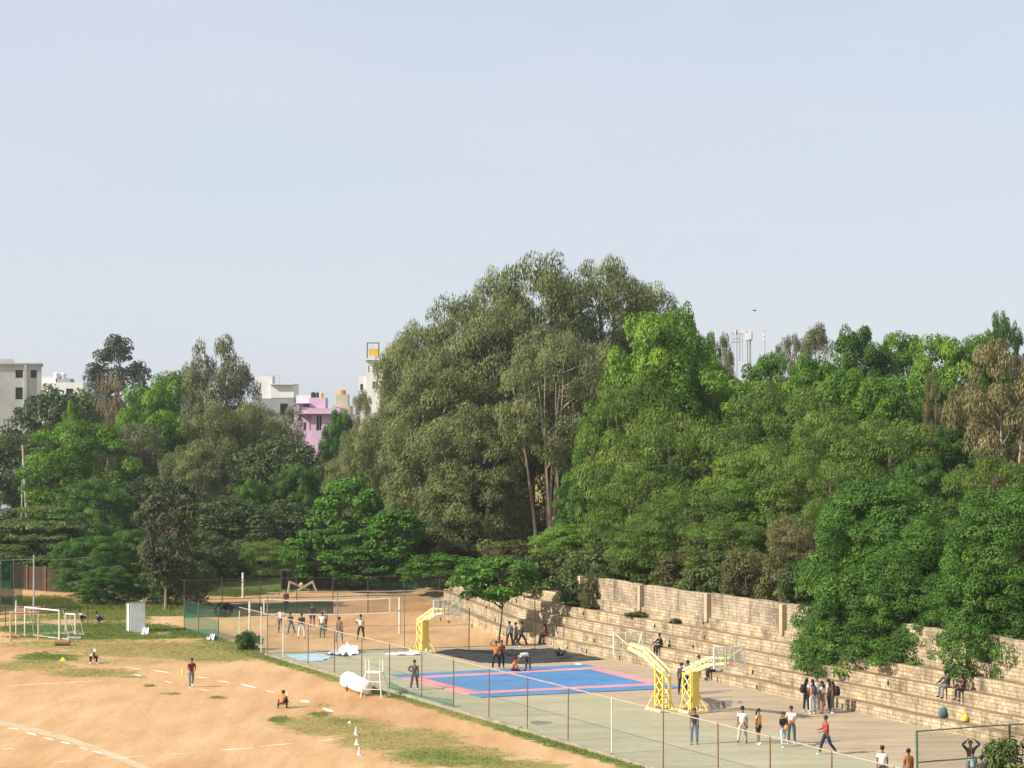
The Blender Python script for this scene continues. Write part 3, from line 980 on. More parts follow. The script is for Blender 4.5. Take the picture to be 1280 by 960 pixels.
GE = 'eucalyptus trees of the tall central clump'
for px, top, hw, Y, lab in [
    (526, 386, 58, 222, 'dark rounded eucalyptus shouldering out at the left edge of the tall clump'),
    (575, 346, 74, 212, 'weeping olive eucalyptus on the left slope of the tall clump'),
    (545, 417, 82, 204, 'broad front eucalyptus draping olive leaves on the left of the tall clump'),
    (672, 295, 80, 216, 'tallest eucalyptus, the left of the two summits of the clump'),
    (755, 302, 72, 220, 'second summit eucalyptus behind the bright green tree'),
    (632, 364, 84, 207, 'front eucalyptus hanging down the middle of the tall clump'),
    (468, 505, 42, 226, 'small olive eucalyptus beside the sign tower at the clump foot'),
    (815, 338, 55, 226, 'dark eucalyptus crest right of the twin summits of the clump'),
    (590, 492, 75, 200, 'lowest olive eucalyptus skirt in front of the tall clump'),
    (490, 492, 50, 214, 'narrow eucalyptus between the clump and the pink house'),
]:
    ptree('euc', px, top, hw, Y, lab, 'eucalyptus_tree', GE)
ptree('eucgrey', 705, 400, 62, 204, 'open eucalyptus baring pale forked trunks beside the bright green tree', 'eucalyptus_tree', GE)
ptree('eucbare', 690, 400, 74, 197, 'many stemmed eucalyptus showing a fan of bare pale trunks', 'eucalyptus_tree', GE)
ptree('euc', 500, 398, 44, 230, 'dark eucalyptus rounding off the steep left side of the clump', 'eucalyptus_tree', GE)
ptree('euc', 622, 314, 54, 220, 'eucalyptus filling the slope below the left summit', 'eucalyptus_tree', GE)
ptree('eucgrey', 745, 430, 48, 202, 'thin eucalyptus with pale limbs under the bright green crown', 'eucalyptus_tree', GE)

GS = 'trees massed on the slope above the terraces'
SLOPE = [
 # key, px, top, hw, Y, label
 ('neem', 815, 372, 58, 172, 'bright green tree leaning against the tall eucalyptus clump'),
 ('neem', 850, 362, 34, 178, 'bright green spire beside the eucalyptus crest'),
 ('neem', 885, 402, 24, 184, 'small green crown left of the phone masts'),
 ('eucgrey', 905, 404, 14, 205, 'thin grey eucalyptus wisp touching the phone masts'),
 ('neem', 870, 452, 62, 170, 'yellow green crown under the grey wisp on the ridge'),
 ('neem', 962, 428, 34, 188, 'green knob of a tree right of the phone masts'),
 ('neem', 930, 462, 50, 178, 'broad green crown in front of the phone masts'),
 ('eucgrey', 1022, 394, 26, 200, 'silvery dry eucalyptus tip rising from the ridge'),
 ('eucgrey', 990, 408, 18, 204, 'smaller silvery eucalyptus tip beside the taller dry one'),
 ('neem', 1012, 432, 46, 180, 'rounded green crown below the silvery tips'),
 ('deep', 1072, 397, 42, 182, 'dark green double headed crown on the ridge'),
 ('neem', 1122, 408, 34, 184, 'green cone shaped crown mid ridge'),
 ('neem', 1178, 405, 44, 172, 'wide bright crown on the ridge before the gap'),
 ('neem', 1226, 402, 30, 172, 'green shoulder crown under the dark sprig'),
 ('deep', 1252, 376, 22, 184, 'dark sprig standing highest at the end of the ridge'),
 ('dry', 1262, 412, 62, 150, 'big tawny weeping tree at the edge of the picture'),
 ('dry', 1215, 470, 40, 156, 'pale flowering tree leaning out of the tawny one'),
 ('dry', 1166, 452, 14, 160, 'slim yellow bamboo plume among green crowns'),
 ('neem', 1062, 450, 52, 168, 'green crown below the dark double head'),
 ('bamboo', 985, 478, 58, 166, 'olive bamboo crown mid slope below the masts'),
 ('neem', 1120, 462, 48, 164, 'green crown left of the yellow plume'),
 ('bamboo', 1040, 500, 62, 158, 'olive feathery bamboo in the middle of the slope'),
 ('bamboo', 1110, 512, 58, 154, 'olive bamboo left of the slim yellow plume'),
 ('deep', 1190, 520, 42, 156, 'dark crown in the hollow under the tawny tree'),
 ('bamboo', 1240, 560, 58, 138, 'olive layered crown below the big tawny tree'),
 ('bamboo', 780, 470, 52, 166, 'olive bamboo bent at the foot of the bright green tree'),
 ('deep', 760, 500, 45, 170, 'dark leafy tree in front of the pale forked trunks'),
 ('bamboo', 835, 500, 62, 160, 'yellow olive bamboo below the bright leaning tree'),
 ('bamboo', 900, 520, 60, 158, 'broad bamboo crown between two hollows of the slope'),
 ('bamboo', 955, 545, 58, 152, 'bamboo crown crossed by a bare pale branch'),
 ('bamboo', 1020, 570, 52, 148, 'low bamboo above the golden dry clump'),
 ('neem', 930, 590, 46, 150, 'mid green crown low on the slope over the wall'),
 ('bamboo', 800, 565, 55, 156, 'bamboo crown above the left end of the stone wall'),
 ('bamboo', 860, 600, 58, 148, 'pale olive bamboo spilling towards the stone wall'),
 ('deep', 735, 575, 38, 168, 'dark green tree hiding the foot of the pale trunks'),
 ('neem', 715, 650, 44, 164, 'leafy green tree over the shaded end of the terraces'),
 ('bamboo', 905, 640, 50, 142, 'bamboo thicket hanging just behind the wall'),
 ('bamboo', 815, 640, 48, 148, 'arching bamboo behind the first wall pillars'),
 ('dry', 990, 640, 42, 138, 'golden dry bamboo clump above the wall'),
 ('bamboo', 1030, 620, 40, 140, 'olive bamboo between the golden clump and the dark tree'),
 ('deep', 1160, 560, 46, 142, 'dark tree behind the big leafy pair'),
]
for key, px, top, hw, Y, lab in SLOPE:
    nm = {'neem': 'broadleaf_tree', 'deep': 'broadleaf_tree', 'bamboo': 'bamboo_clump', 'dry': 'dry_tree', 'eucgrey': 'eucalyptus_tree'}[key]
    ptree(key, px, top, hw, Y, lab, nm, GS)

GB = 'big leafy trees overhanging the terraces'
ptree('overhang', 1090, 588, 108, 118, 'big dark green tree overhanging the terraces, left of the pair', 'broadleaf_tree', GB, sink=-.45)
ptree('overhang', 1250, 598, 98, 107.5, 'big dark green tree overhanging the terraces, right of the pair', 'broadleaf_tree', GB, sink=-1.4)

ptree('overhang', 1152, 640, 74, 113.5, 'smaller dark green tree filling the gap between the big pair', 'broadleaf_tree', GB, sink=-.5)

for px, top, hw, Y, lab in [(1045, 735, 48, 117.5, 'low leafy tree at the left foot of the big overhanging pair'), (1150, 685, 98, 114, 'low leafy tree hanging between the trunks of the overhanging pair'), (1212, 690, 66, 110, 'low leafy tree above the seated figures on the terraces'), (1285, 715, 80, 107, 'low leafy tree at the right edge over the terraces')]:
    ptree('overhang', px, top, hw, Y, lab, 'broadleaf_tree', GB, sink=-.3)

GL = 'trees beyond the sports ground'
LEFT = [
 ('oak', 148, 409, 46, 330, 'blue grey silk oak standing alone on the skyline'),
 ('dark', 66, 481, 50, 305, 'dark tree in front of the distant white house'),
 ('dark', 98, 477, 50, 310, 'dark tree mass right of the concrete building'),
 ('dark', 15, 535, 62, 262, 'very dark tree below the concrete building'),
 ('dark', 62, 545, 45, 272, 'very dark tree behind the leaning utility pole'),
 ('rust', 135, 472, 22, 275, 'bare rusty twiggy tree between green crowns'),
 ('neem', 92, 492, 22, 262, 'small bright crown poking above the left tree belt'),
 ('neem', 98, 520, 55, 240, 'bright green tree in front of the dark belt'),
 ('neem', 180, 470, 38, 262, 'bright green crown beside the rusty tree'),
 ('neem', 222, 448, 40, 285, 'mid green crown below the tall pale eucalyptus'),
 ('eucgrey', 267, 405, 34, 270, 'tall pale eucalyptus with forked limbs on the skyline'),
 ('eucgrey', 303, 445, 26, 274, 'grey eucalyptus shoulder right of the tall pale one'),
 ('neem', 205, 505, 40, 248, 'dark green tree under the bright crown of the left belt'),
 ('eucgrey', 168, 520, 34, 242, 'grey green slender tree in the middle of the left belt'),
 ('euc', 265, 490, 52, 252, 'olive eucalyptus below the tall forked one'),
 ('eucgrey', 350, 497, 26, 262, 'olive tree hiding the grey storey beside the pink house'),
 ('euc', 318, 490, 48, 256, 'olive eucalyptus left of the pink house'),
 ('dark', 345, 535, 52, 244, 'dark tree left of the pink house'),
 ('deep', 372, 575, 38, 238, 'round dark tree below the pink house'),
 ('deep', 312, 592, 26, 226, 'small pointed green tree in the hollow of the belt'),
 ('euc', 248, 540, 48, 236, 'front olive tree in the middle of the belt'),
 ('dark', 190, 590, 48, 232, 'shaded tree low in the left belt'),
 ('deep', 120, 590, 46, 228, 'shaded green tree under the bright left crown'),
 ('dark', 285, 620, 60, 220, 'dark green bank of trees behind the dirt pitch'),
 ('dark', 350, 620, 50, 222, 'dark tree bank right of the small pointed tree'),
 ('deep', 425, 505, 22, 262, 'small green tree against the wall of the pink house'),
 ('euc', 445, 545, 40, 214, 'olive tree right of the pink house'),
 ('eucgrey', 452, 480, 15, 300, 'wispy tree in front of the white tower'),
 ('umbrella', 48, 632, 82, 215, 'flat topped spreading tree over the green nets'),
 ('deep', 115, 665, 46, 186, 'leafy green tree beside the cricket nets'),
 ('deep', 165, 655, 40, 190, 'leafy tree left of the sparse pale one'),
 ('dark', 235, 660, 48, 198, 'dark tree behind the sparse pale one'),
 ('sparse', 207, 612, 48, 172, 'sparse pale leaved tree with a thin trunk by the white shed'),
 ('dark', 225, 690, 34, 176, 'low dark tree beside the thin pale trunk'),
 ('deep', 135, 705, 36, 176, 'low green tree left of the white shed'),
 ('dark', 20, 668, 60, 225, 'dark bank of leaves behind the flat topped tree'),
 ('shrub', 8, 690, 40, 205, 'bush under the flat topped tree at the left edge'),
 ('shrub', 62, 694, 40, 203, 'bush under the flat topped tree beside the nets'),
 ('bamboo', 335, 672, 34, 206, 'yellow green bush tree behind the far pitch'),
 ('dark', 270, 680, 40, 205, 'dark bush tree behind the tall white post'),
]
for key, px, top, hw, Y, lab in LEFT:
    nm = {'neem': 'broadleaf_tree', 'deep': 'broadleaf_tree', 'dark': 'broadleaf_tree', 'euc': 'eucalyptus_tree', 'eucgrey': 'eucalyptus_tree', 'oak': 'silk_oak_tree', 'rust': 'bare_tree', 'umbrella': 'umbrella_tree', 'sparse': 'sparse_tree', 'shrub': 'bush', 'bamboo': 'bamboo_clump'}[key]
    ptree(key, px, top, hw, Y, lab, nm, GL)

GA = 'layered almond trees round the dirt court'
for px, top, hw, Y, lab in [
    (440, 590, 58, 197, 'layered bright tree below the pink house, highest of the almond row'),
    (395, 655, 48, 192, 'layered tree over the wooden sawhorse'),
    (490, 628, 62, 193, 'broad layered tree in the middle of the almond row'),
    (455, 680, 46, 189.5, 'low layered crown in front of the broad one'),
    (545, 690, 60, 184, 'layered crown behind the far basketball hoop'),
    (610, 702, 40, 172, 'layered crown reaching over the shaded terraces'),
]:
    ptree('almond', px, top, hw, Y, lab, 'almond_tree', GA)
_p = G(623, 804)
tree('almond_tree', 'almondtop', _p.x, _p.y, P(627, 694, _p.y).z, 60 * _p.y / FPX, 'almond tree with a bare dark trunk beside the far basketball hoop', group=GA)

GU = 'bushes on the bank behind the stone wall'
BANK = [
 ('shrub', 688, 688, 44, 154, 'green bush over the shaded end of the terraces'),
 ('shrub', 733, 688, 36, 148, 'green bush left of the first wall pillar'),
 ('dryshrub', 742, 716, 16, 144, 'reddish dry bush beside the end of the wall'),
 ('shrub', 800, 681, 34, 149, 'bush behind the first bay of the wall'),
 ('dryshrub', 850, 686, 32, 143, 'dry bush behind the second wall pillar'),
 ('shrub', 895, 686, 34, 139, 'olive bush behind the second bay of the wall'),
 ('dryshrub', 935, 688, 34, 135, 'brown dry thicket behind the third wall pillar'),
 ('dryshrub', 975, 686, 30, 132, 'brown dry thicket beside the big dark tree'),
 ('dryshrub', 880, 656, 36, 146, 'brown thicket in the hollow of the bank'),
 ('shrub', 770, 656, 34, 156, 'shaded bush under the arching bamboo'),
 ('shrub', 1010, 701, 26, 127, 'green bush tucked under the big dark tree'),
 ('shrub', 655, 694, 36, 163, 'bush behind the almond tree on the court edge'),
 ('shrub', 600, 660, 50, 200, 'shaded bush at the foot of the eucalyptus clump'),
 ('dryshrub', 560, 668, 44, 200, 'dry bush at the foot of the eucalyptus clump'),
 ('dryshrub', 635, 675, 34, 190, 'dry leaf thicket between the clump and the terraces'),
]
for key, px, top, hw, Y, lab in BANK:
    p = P(px, top, Y)
    tree('bush', key, p.x, Y, p.z, 1.2 * hw * Y / FPX, lab, 'bush', GU, z_base=min(gz(p.x, Y), p.z - 1.2))
_p = G(312, 812)
tree('bush', 'shrub', _p.x, _p.y, P(312, 788, _p.y).z, 15 * _p.y / FPX, 'round green bush at the near fence by the white posts', 'bush')
_p = G(1272, 990)
tree('bush', 'shrub', _p.x, _p.y, P(1275, 920, _p.y).z, 44 * _p.y / FPX, 'leafy shrub tips in the bottom right corner', 'bush')
# ------------------------------------------------------------------ buildings beyond the trees
GLASS_DARK = paint('window_shade', (.035, .038, .045), .35, .3, 2.0, spec=.5)
FRAME_BROWN = paint('window_frame_brown', (.10, .065, .045), .6)

def facade(mb, w, h, holes, depth=.3, mi=0, z0=0.0):
    """front wall in the plane y=0 (outside is -y) with real openings (x0, x1, z0, z1)"""
    xs = sorted({0, w} | {q for o in holes for q in o[:2]})
    zs = sorted({z0, h} | {q for o in holes for q in o[2:4]})
    for a, b in zip(xs, xs[1:]):
        for c, d in zip(zs, zs[1:]):
            mx, mz = (a + b) / 2, (c + d) / 2
            if any(o[0] < mx < o[1] and o[2] < mz < o[3] for o in holes): continue
            mb.quad([(a, 0, c), (b, 0, c), (b, 0, d), (a, 0, d)], mi)
    for x0, x1, c, d in [o[:4] for o in holes]:
        mb.quad([(x0, 0, c), (x1, 0, c), (x1, depth, c), (x0, depth, c)], mi)
        mb.quad([(x0, depth, d), (x1, depth, d), (x1, 0, d), (x0, 0, d)], mi)
        mb.quad([(x0, 0, c), (x0, depth, c), (x0, depth, d), (x0, 0, d)], mi)
        mb.quad([(x1, depth, c), (x1, 0, c), (x1, 0, d), (x1, depth, d)], mi)

def block(name, w, dpt, h, holes, mat, root, off=(0, 0, 0), glass=GLASS_DARK, frame=None, panes=True):
    mb = MB()
    facade(mb, w, h, holes)
    mb.quad([(w, 0, 0), (w, dpt, 0), (w, dpt, h), (w, 0, h)]); mb.quad([(0, dpt, 0), (0, 0, 0), (0, 0, h), (0, dpt, h)])
    mb.quad([(w, dpt, 0), (0, dpt, 0), (0, dpt, h), (w, dpt, h)]); mb.quad([(0, 0, h), (w, 0, h), (w, dpt, h), (0, dpt, h)])
    o = mb.build(name, mat, root, off)
    if panes:
        for x0, x1, c, d in [q[:4] for q in holes]:
            m2 = MB()
            m2.quad([(x0, .28, c), (x1, .28, c), (x1, .28, d), (x0, .28, d)])
            f = m2.build('window', glass, root, off)
            if frame:
                m3 = MB(); t = .09
                for bx in ((x0 + t / 2, (c), t, d - c), (x1 - t / 2, c, t, d - c), ((x0 + x1) / 2, c, t * .7, d - c)):
                    m3.box((bx[0], .22, bx[1] + .002), (bx[2], .08, bx[3] - .004))
                m3.build('window_frame', frame, f)
    return o

def at_px(px, Y):
    return (px - CX) / FPX * Y * 1.0002

def zpx(py, Y):
    return P(CX, py, Y).z

def tank(name, px, ytop, ybot, hw, Y, mat, label):
    r = hw * Y / FPX; zb, zt = zpx(ybot, Y), zpx(ytop, Y)
    t = thing(name, label, 'water tank', (at_px(px, Y), Y, zb))
    h = zt - zb
    mb = MB(); n = 16
    mb.tube([(0, 0, 0), (0, 0, h * .3), (0, 0, h * .32), (0, 0, h * .55), (0, 0, h * .57), (0, 0, h * .8)], [r, r, r * .96, r, r * .96, r], n)
    mb.build('tank_body', mat, t)
    m2 = MB(); m2.tube([(0, 0, h * .8), (0, 0, h * .92), (0, 0, h * .93), (0, 0, h)], [r * .98, r * .45, r * .3, r * .28], n); m2.build('tank_lid', mat, t)
    return t

CONC = paint('bare_concrete', (.54, .53, .51), .9, .22, .25)
WHITE_W = paint('white_wall', (.68, .69, .70), .85, .12, .5)
PINK_W = paint('pink_wall', (.60, .43, .585), .85, .12, .4)
PINK_D = paint('pink_trim', (.52, .36, .50), .85, .1, .5)
GREY_D = paint('grey_shed', (.30, .31, .32), .85, .2, .6)
CREAM_W = paint('cream_wall', (.50, .46, .38), .85, .15, .5)

def concrete_building():
    Y = 330.0; k = Y / FPX
    x0 = at_px(-55, Y); w = at_px(49, Y) - x0; h = zpx(455, Y)
    t = thing('concrete_building', 'unfinished grey concrete block of flats with dark empty window openings', 'building', (x0, Y, 0), R(12))
    def X(px): return at_px(px, Y) - x0
    def Z(py): return zpx(py, Y)
    holes = []
    for y0, y1, y2, y3 in ((462, 472, 462, 472), (484, 499, 495, 504.5), (511, 526, 522, 532), (538, 553, 549, 559), (566, 580, 576, 586)):
        holes += [(X(17.5), X(26.5), Z(y1), Z(y0)), (X(36), X(43.5), Z(y3), Z(y2))]
        for dx in (-28, -50):
            holes.append((X(17.5 + dx), X(26.5 + dx), Z(y1), Z(y0)))
    block('wall', w, 14, h, holes, CONC, t, frame=FRAME_BROWN)
    m = MB(); m.box((X(29.5), -.14, .02), (.42, .26, h + .1)); m.build('drain_shaft', CONC, t)
    m = MB(); m.box((w / 2, 7, h), (w + .5, 14.6, .22)); m.build('roof_slab', CONC, t)
    m = MB(); m.box((X(-10), 6, h + .22), (X(14) - X(-34), 5, .7)); m.build('roof_room', CONC, t)
concrete_building()

def white_tank_house():
    Y = 420.0
    x0 = at_px(44, Y); w = at_px(104, Y) - x0; h = zpx(478, Y)
    t = thing('white_house', 'distant white house with a stepped flat roof right of the concrete building', 'building', (x0, Y, 0))
    block('wall', w, 9, h, [(3, 4.5, h - 3, h - 1.2), (6, 7.4, h - 3, h - 1.2)], WHITE_W, t)
    m = MB(); m.box((2.2, 3, h), (3.6, 4, 1.1)); m.build('roof_room', WHITE_W, t)
    m = MB(); m.box((5.2, 3, h), (2.8, 4, .75)); m.build('tank_stand', GREY_D, t)
    tank('water_tank', 70.5, 465, 473.5, 4, Y + 2, WHITE_W, 'white roof tank on the distant white house, left one of two')
    tank('water_tank', 79, 465.5, 473.5, 4, Y + 2.4, WHITE_W, 'white roof tank on the distant white house, right one of two')
    Y = 360.0
    x0 = at_px(40, Y); w = at_px(62.5, Y) - x0; h = zpx(504, Y)
    t = thing('small_white_house', 'small white two level house tucked beside the concrete building', 'building', (x0, Y, 0))
    block('wall', w, 6, h, [(1.8, 2.7, h - 2.4, h - 1)], WHITE_W, t)
    m = MB(); m.box((w * .72, 2.5, h), (w * .35, 3, 1.1)); m.build('roof_room', WHITE_W, t)
white_tank_house()

def white_flats():
    Y = 335.0
    x0 = at_px(318, Y); w = at_px(367, Y) - x0; h = zpx(498, Y)
    t = thing('white_flats', 'white flat roofed house with a grey storey left of the pink house', 'building', (x0, Y, 0))
    block('wall', w, 9, h, [(4.0, 5.2, h - 2.6, h - .8)], GREY_D, t)
    hh = zpx(480, Y) - h - .2
    block('upper_wall', w - at_px(338, Y) + x0, 8, hh, [], WHITE_W, t, off=(at_px(338, Y) - x0, .3, h + .1), panes=False)
    m = MB(); m.box((w * .7, 4, h + hh + .1), (w * .62, 8.6, .14)); m.build('roof_slab', WHITE_W, t)
    m = MB(); m.box((at_px(329, Y) - x0, 3, h), (2.6, 4, zpx(470, Y) - h)); m.build('stair_room', WHITE_W, t)
    m = MB()
    for q in (0, .9, 1.8): m.box((at_px(334, Y) - x0 + q, 1.2, h + hh), (.06, .06, 1.5))
    m.box((at_px(334, Y) - x0 + .9, 1.2, h + hh + 1.45), (1.9, .06, .06)); m.build('roof_railing', GREY_D, t)
white_flats()

def pink_house():
    Y = 300.0
    x0 = at_px(366, Y)
    def X(px): return at_px(px, Y) - x0
    def Z(py): return zpx(py, Y)
    t = thing('pink_house', 'lilac pink house with a roof parapet and one tall dark window', 'building', (x0, Y, 0))
    block('side_wall', X(389), 8, Z(509), [(X(372.5), X(377), Z(525.5), Z(518)), (X(379), X(382.5), Z(538), Z(528)), (X(386.4), X(388), Z(538), Z(528))], PINK_W, t, off=(0, .7, 0), frame=PINK_D)
    block('front_wall', X(438) - X(389), 8.7, Z(517.5), [(X(395) - X(389), X(402.5) - X(389), Z(538), Z(519.5))], PINK_W, t, off=(X(389), 0, 0), frame=WHITE_W)
    m = MB(); m.box((X(399), 4.0, Z(517.5)), (X(426) - X(371), 9.6, .16)); m.build('sun_slab', PINK_D, t)
    m = MB(); m.box((X(405), 3.9, Z(517.5) + .16), (X(425) - X(384), 9.2, Z(510) - Z(517.5) - .16)); m.build('parapet', PINK_W, t)
    m = MB(); m.box((X(395.5), 3.4, Z(510)), (X(405.5) - X(385), 4.2, Z(497) - Z(510))); m.build('stair_room', PINK_W, t)
    m = MB(); m.box((X(376), 5.5, Z(509)), (X(386) - X(367), 3, Z(493.5) - Z(509))); m.build('roof_shed', WHITE_W, t)
    m = MB(); m.box((X(376), 3.6, Z(504.6)), (X(386) - X(365.4), 6.8, .12)); m.build('shed_ledge', PINK_D, t)
    BLK = paint('black_tank', (.035, .04, .045), .5)
    tank('water_tank', 391.8, 489.8, 497, 3.2, Y + 3, BLK, 'black roof tank on the pink house, beside the yellow one')
    tank('water_tank', 397, 490, 497, 1.9, Y + 4.6, BLK, 'narrow black roof tank behind the other on the pink house')
    tank('water_tank', 402, 490.4, 497, 2.5, Y + 3, paint('yellow_tank', (.62, .40, .10), .5), 'yellow roof tank on the pink house')
    # the low wing with a tiled edge at the right foot
    m = MB(); m.box((X(436), -2.5, 0), (5.5, 3, Z(557))); m.build('low_wing', PINK_W, t)
    m = MB(); m.box((X(436), -2.6, Z(557)), (6, 3.6, .35), taper=.7); m.build('tiled_edge', paint('red_tile', (.42, .13, .07), .8), t)
pink_house()

def cream_house():
    Y = 345.0
    x0 = at_px(415.5, Y); w = at_px(437, Y) - x0; h = zpx(507, Y)
    t = thing('cream_house', 'cream house with a raised tank room behind the pink house', 'building', (x0, Y, 0))
    block('wall', w, 8, h, [(.4, 1.1, h - 1.4, h - .3)], CREAM_W, t)
    m = MB(); m.box((w * .55, 2, h), (at_px(434, Y) - at_px(419, Y), 3, zpx(493, Y) - h)); m.build('tank_room', CREAM_W, t)
    tank('water_tank', 428, 487, 493, 4.6, Y + 2, paint('orange_tank', (.62, .27, .07), .5), 'orange roof tank on the cream house')
cream_house()

def white_tower():
    Y = 385.0
    x0 = at_px(448, Y)
    def X(px): return at_px(px, Y) - x0
    def Z(py): return zpx(py, Y)
    t = thing('white_tower_block', 'tall white block of flats at the left edge of the eucalyptus clump', 'building', (x0, Y, 0))
    block('wall', X(482) - X(457.5), 10, Z(450), [(X(460) - X(457.5), X(462.2) - X(457.5), Z(465.5), Z(457)), (X(465.5) - X(457.5), X(473) - X(457.5), Z(465.5), Z(456.5)), (X(465.5) - X(457.5), X(473) - X(457.5), Z(486), Z(477))], WHITE_W, t, off=(X(457.5), 0, 0), glass=GREY_D, frame=WHITE_W)
    block('stepped_wing', X(457.5), 8, Z(470), [(.3, .8, Z(488), Z(480))], WHITE_W, t, off=(0, .4, 0))
    m = MB(); m.box((X(466), 4, Z(450)), (X(478) - X(454), 9.4, .3)); m.build('roof_slab', WHITE_W, t)
    # sign scaffold on the roof
    s = thing('roof_sign', 'yellow sign board in a black frame on the white tower roof', 'sign', (x0 + X(466), Y + .6, Z(450) + .3))
    hw_, H_ = (X(473) - X(458.5)) / 2, Z(428) - Z(450) - .3
    fb = paint('black_steel', (.03, .03, .035), .5)
    for x in (-hw_, hw_):
        m = MB(); m.box((x, 0, 0), (.16, .16, H_)); m.build('post', fb, s)
    m = MB(); m.box((0, 0, H_ - .16), (hw_ * 2 - .17, .14, .16)); m.build('top_bar', fb, s)
    m = MB(); m.box((.2, .1, H_ * .18), (hw_ * 1.72, .08, H_ * .44)); m.build('sign_board', paint('sign_yellow', (.72, .42, .03), .6), s)
white_tower()

def grey_shed():
    Y = 262.0
    t = thing('grey_shed', 'low grey shed roof behind the flat topped tree', 'building', (at_px(8, Y), Y, 0))
    m = MB(); m.box((0, 0, 0), (5, 4, zpx(640, Y))); m.build('wall', GREY_D, t)
    m = MB(); h = zpx(640, Y)
    m.quad([(-3, -2.3, h), (3, -2.3, h), (3, 2.3, h + .9), (-3, 2.3, h + .9)]); m.quad([(-3, -2.3, h - .08), (-3, -2.3, h), (3, -2.3, h), (3, -2.3, h - .08)])
    m.build('roof', paint('pale_roof', (.36, .38, .38), .7), t)
grey_shed()

def utility_pole():
    Y = 246.0
    a, b = P(28.5, 556, Y), P(33.5, 640, Y)
    base = b + (b - a) * (b.z / (a.z - b.z))
    t = thing('utility_pole', 'leaning pale utility pole with a strut against dark trees', 'pole', (base.x, Y, -.2))
    m = MB(); m.tube([(0, 0, 0), (a.x - base.x, 0, a.z + .2)], [.24, .14], 8); m.build('pole', paint('pole_cement', (.36, .34, .30), .85), t)
    m = MB(); m.tube([(-1.0, .2, 0), ((a.x - base.x) * .97 - .05, .1, a.z * .9)], [.1, .07], 6); m.build('strut', paint('pole_cement', (.36, .34, .30), .85), t)
    m = MB(); m.box((a.x - base.x, 0, a.z - .4), (1.2, .1, .1)); m.build('cross_arm', paint('rust_steel', (.16, .09, .055), .7), t)
utility_pole()

def masts():
    Y = 270.0
    ST = paint('mast_steel', (.34, .36, .38), .6); WH = paint('antenna_white', (.75, .76, .78), .5)
    zg = gz(at_px(925, Y), Y)
    def Z(py): return zpx(py, Y) - zg
    def X(px, c): return (px - c) / FPX * Y
    t = thing('phone_mast', 'slim lattice phone mast with cross arms, left of the group', 'phone mast', (at_px(921, Y), Y, zg))
    m = MB(); m.tube([(0, 0, 0), (0, 0, Z(412))], .09, 6)
    for p_ in (914.5, 917.5, 925, 928): m.tube([(X(p_, 921), .1, Z(452)), (X(p_, 921), .1, Z(414 + (p_ - 914) * .2))], .045, 5)
    m.build('mast', ST, t)
    m = MB(); m.box((0, 0, Z(424)), (X(926, 917), .1, .1)); m.box((-.2, .2, Z(428)), (X(927, 914), .08, .08)); m.box((.1, 0, Z(417)), (X(929, 914), .06, .06)); m.build('cross_arm', ST, t)
    m = MB(); m.box((-.2, -.1, Z(417)), (.2, .14, .42)); m.build('antenna', WH, t)
    m = MB(); m.box((.75, -.1, Z(416.5)), (.13, .1, .3)); m.build('antenna', WH, t)
    t = thing('phone_mast', 'stout twin pole phone mast carrying white antenna panels and a dish', 'phone mast', (at_px(935, Y), Y, zg))
    m = MB(); m.tube([(X(934, 935), 0, 0), (X(934, 935), 0, Z(414))], .12, 7); m.tube([(X(938, 935), .1, 0), (X(938, 935), .1, Z(413))], .10, 7); m.build('mast', ST, t)
    for x, z, w, h in ((933.6, 425.5, .34, .9), (937.4, 424, .3, 1.1), (940, 424.5, .2, 1.0)):
        m = MB(); m.box((X(x, 935), -.15, Z(z)), (w, .18, h)); m.build('antenna', WH if x != 940 else ST, t)
    m = MB(); m.tube([(X(942.5, 935), -.3, Z(414.5)), (X(942.5, 935), -.05, Z(414.2))], [.24, .1], 10); m.build('dish', WH, t)
    m = MB(); m.box((X(936, 935), 0, Z(425.8)), (X(940, 932), .3, .12)); m.build('platform', ST, t)
    t = thing('phone_mast', 'thin phone mast with one white panel standing apart to the right', 'phone mast', (at_px(956, Y), Y, zg))
    m = MB(); m.tube([(0, 0, 0), (0, 0, Z(413))], .06, 6); m.build('mast', ST, t)
    m = MB(); m.box((-.1, -.1, Z(420)), (.2, .15, .45)); m.build('antenna', WH, t)
    m = MB(); m.box((0, -.1, Z(425)), (.28, .2, .25)); m.build('antenna', WH, t)
masts()

# distant tree belt that closes the horizon
GD = 'distant trees on the skyline'
for i, (px, top, hw, Y) in enumerate([(-25, 500, 40, 430), (25, 505, 36, 400), (75, 490, 40, 440), (120, 488, 36, 460), (165, 495, 40, 430), (215, 500, 40, 470), (262, 505, 38, 450), (305, 500, 34, 440),
                                     (345, 512, 34, 420), (378, 548, 26, 290), (418, 535, 24, 286), (450, 522, 32, 420), (405, 575, 30, 250), (500, 505, 40, 440), (700, 470, 60, 330), (1000, 480, 70, 300), (1150, 470, 70, 300), (1290, 470, 70, 300), (880, 480, 60, 310)]):
    ptree('dark', px, top, hw, Y, 'dark tree of the hazy belt closing the skyline', 'broadleaf_tree', GD)
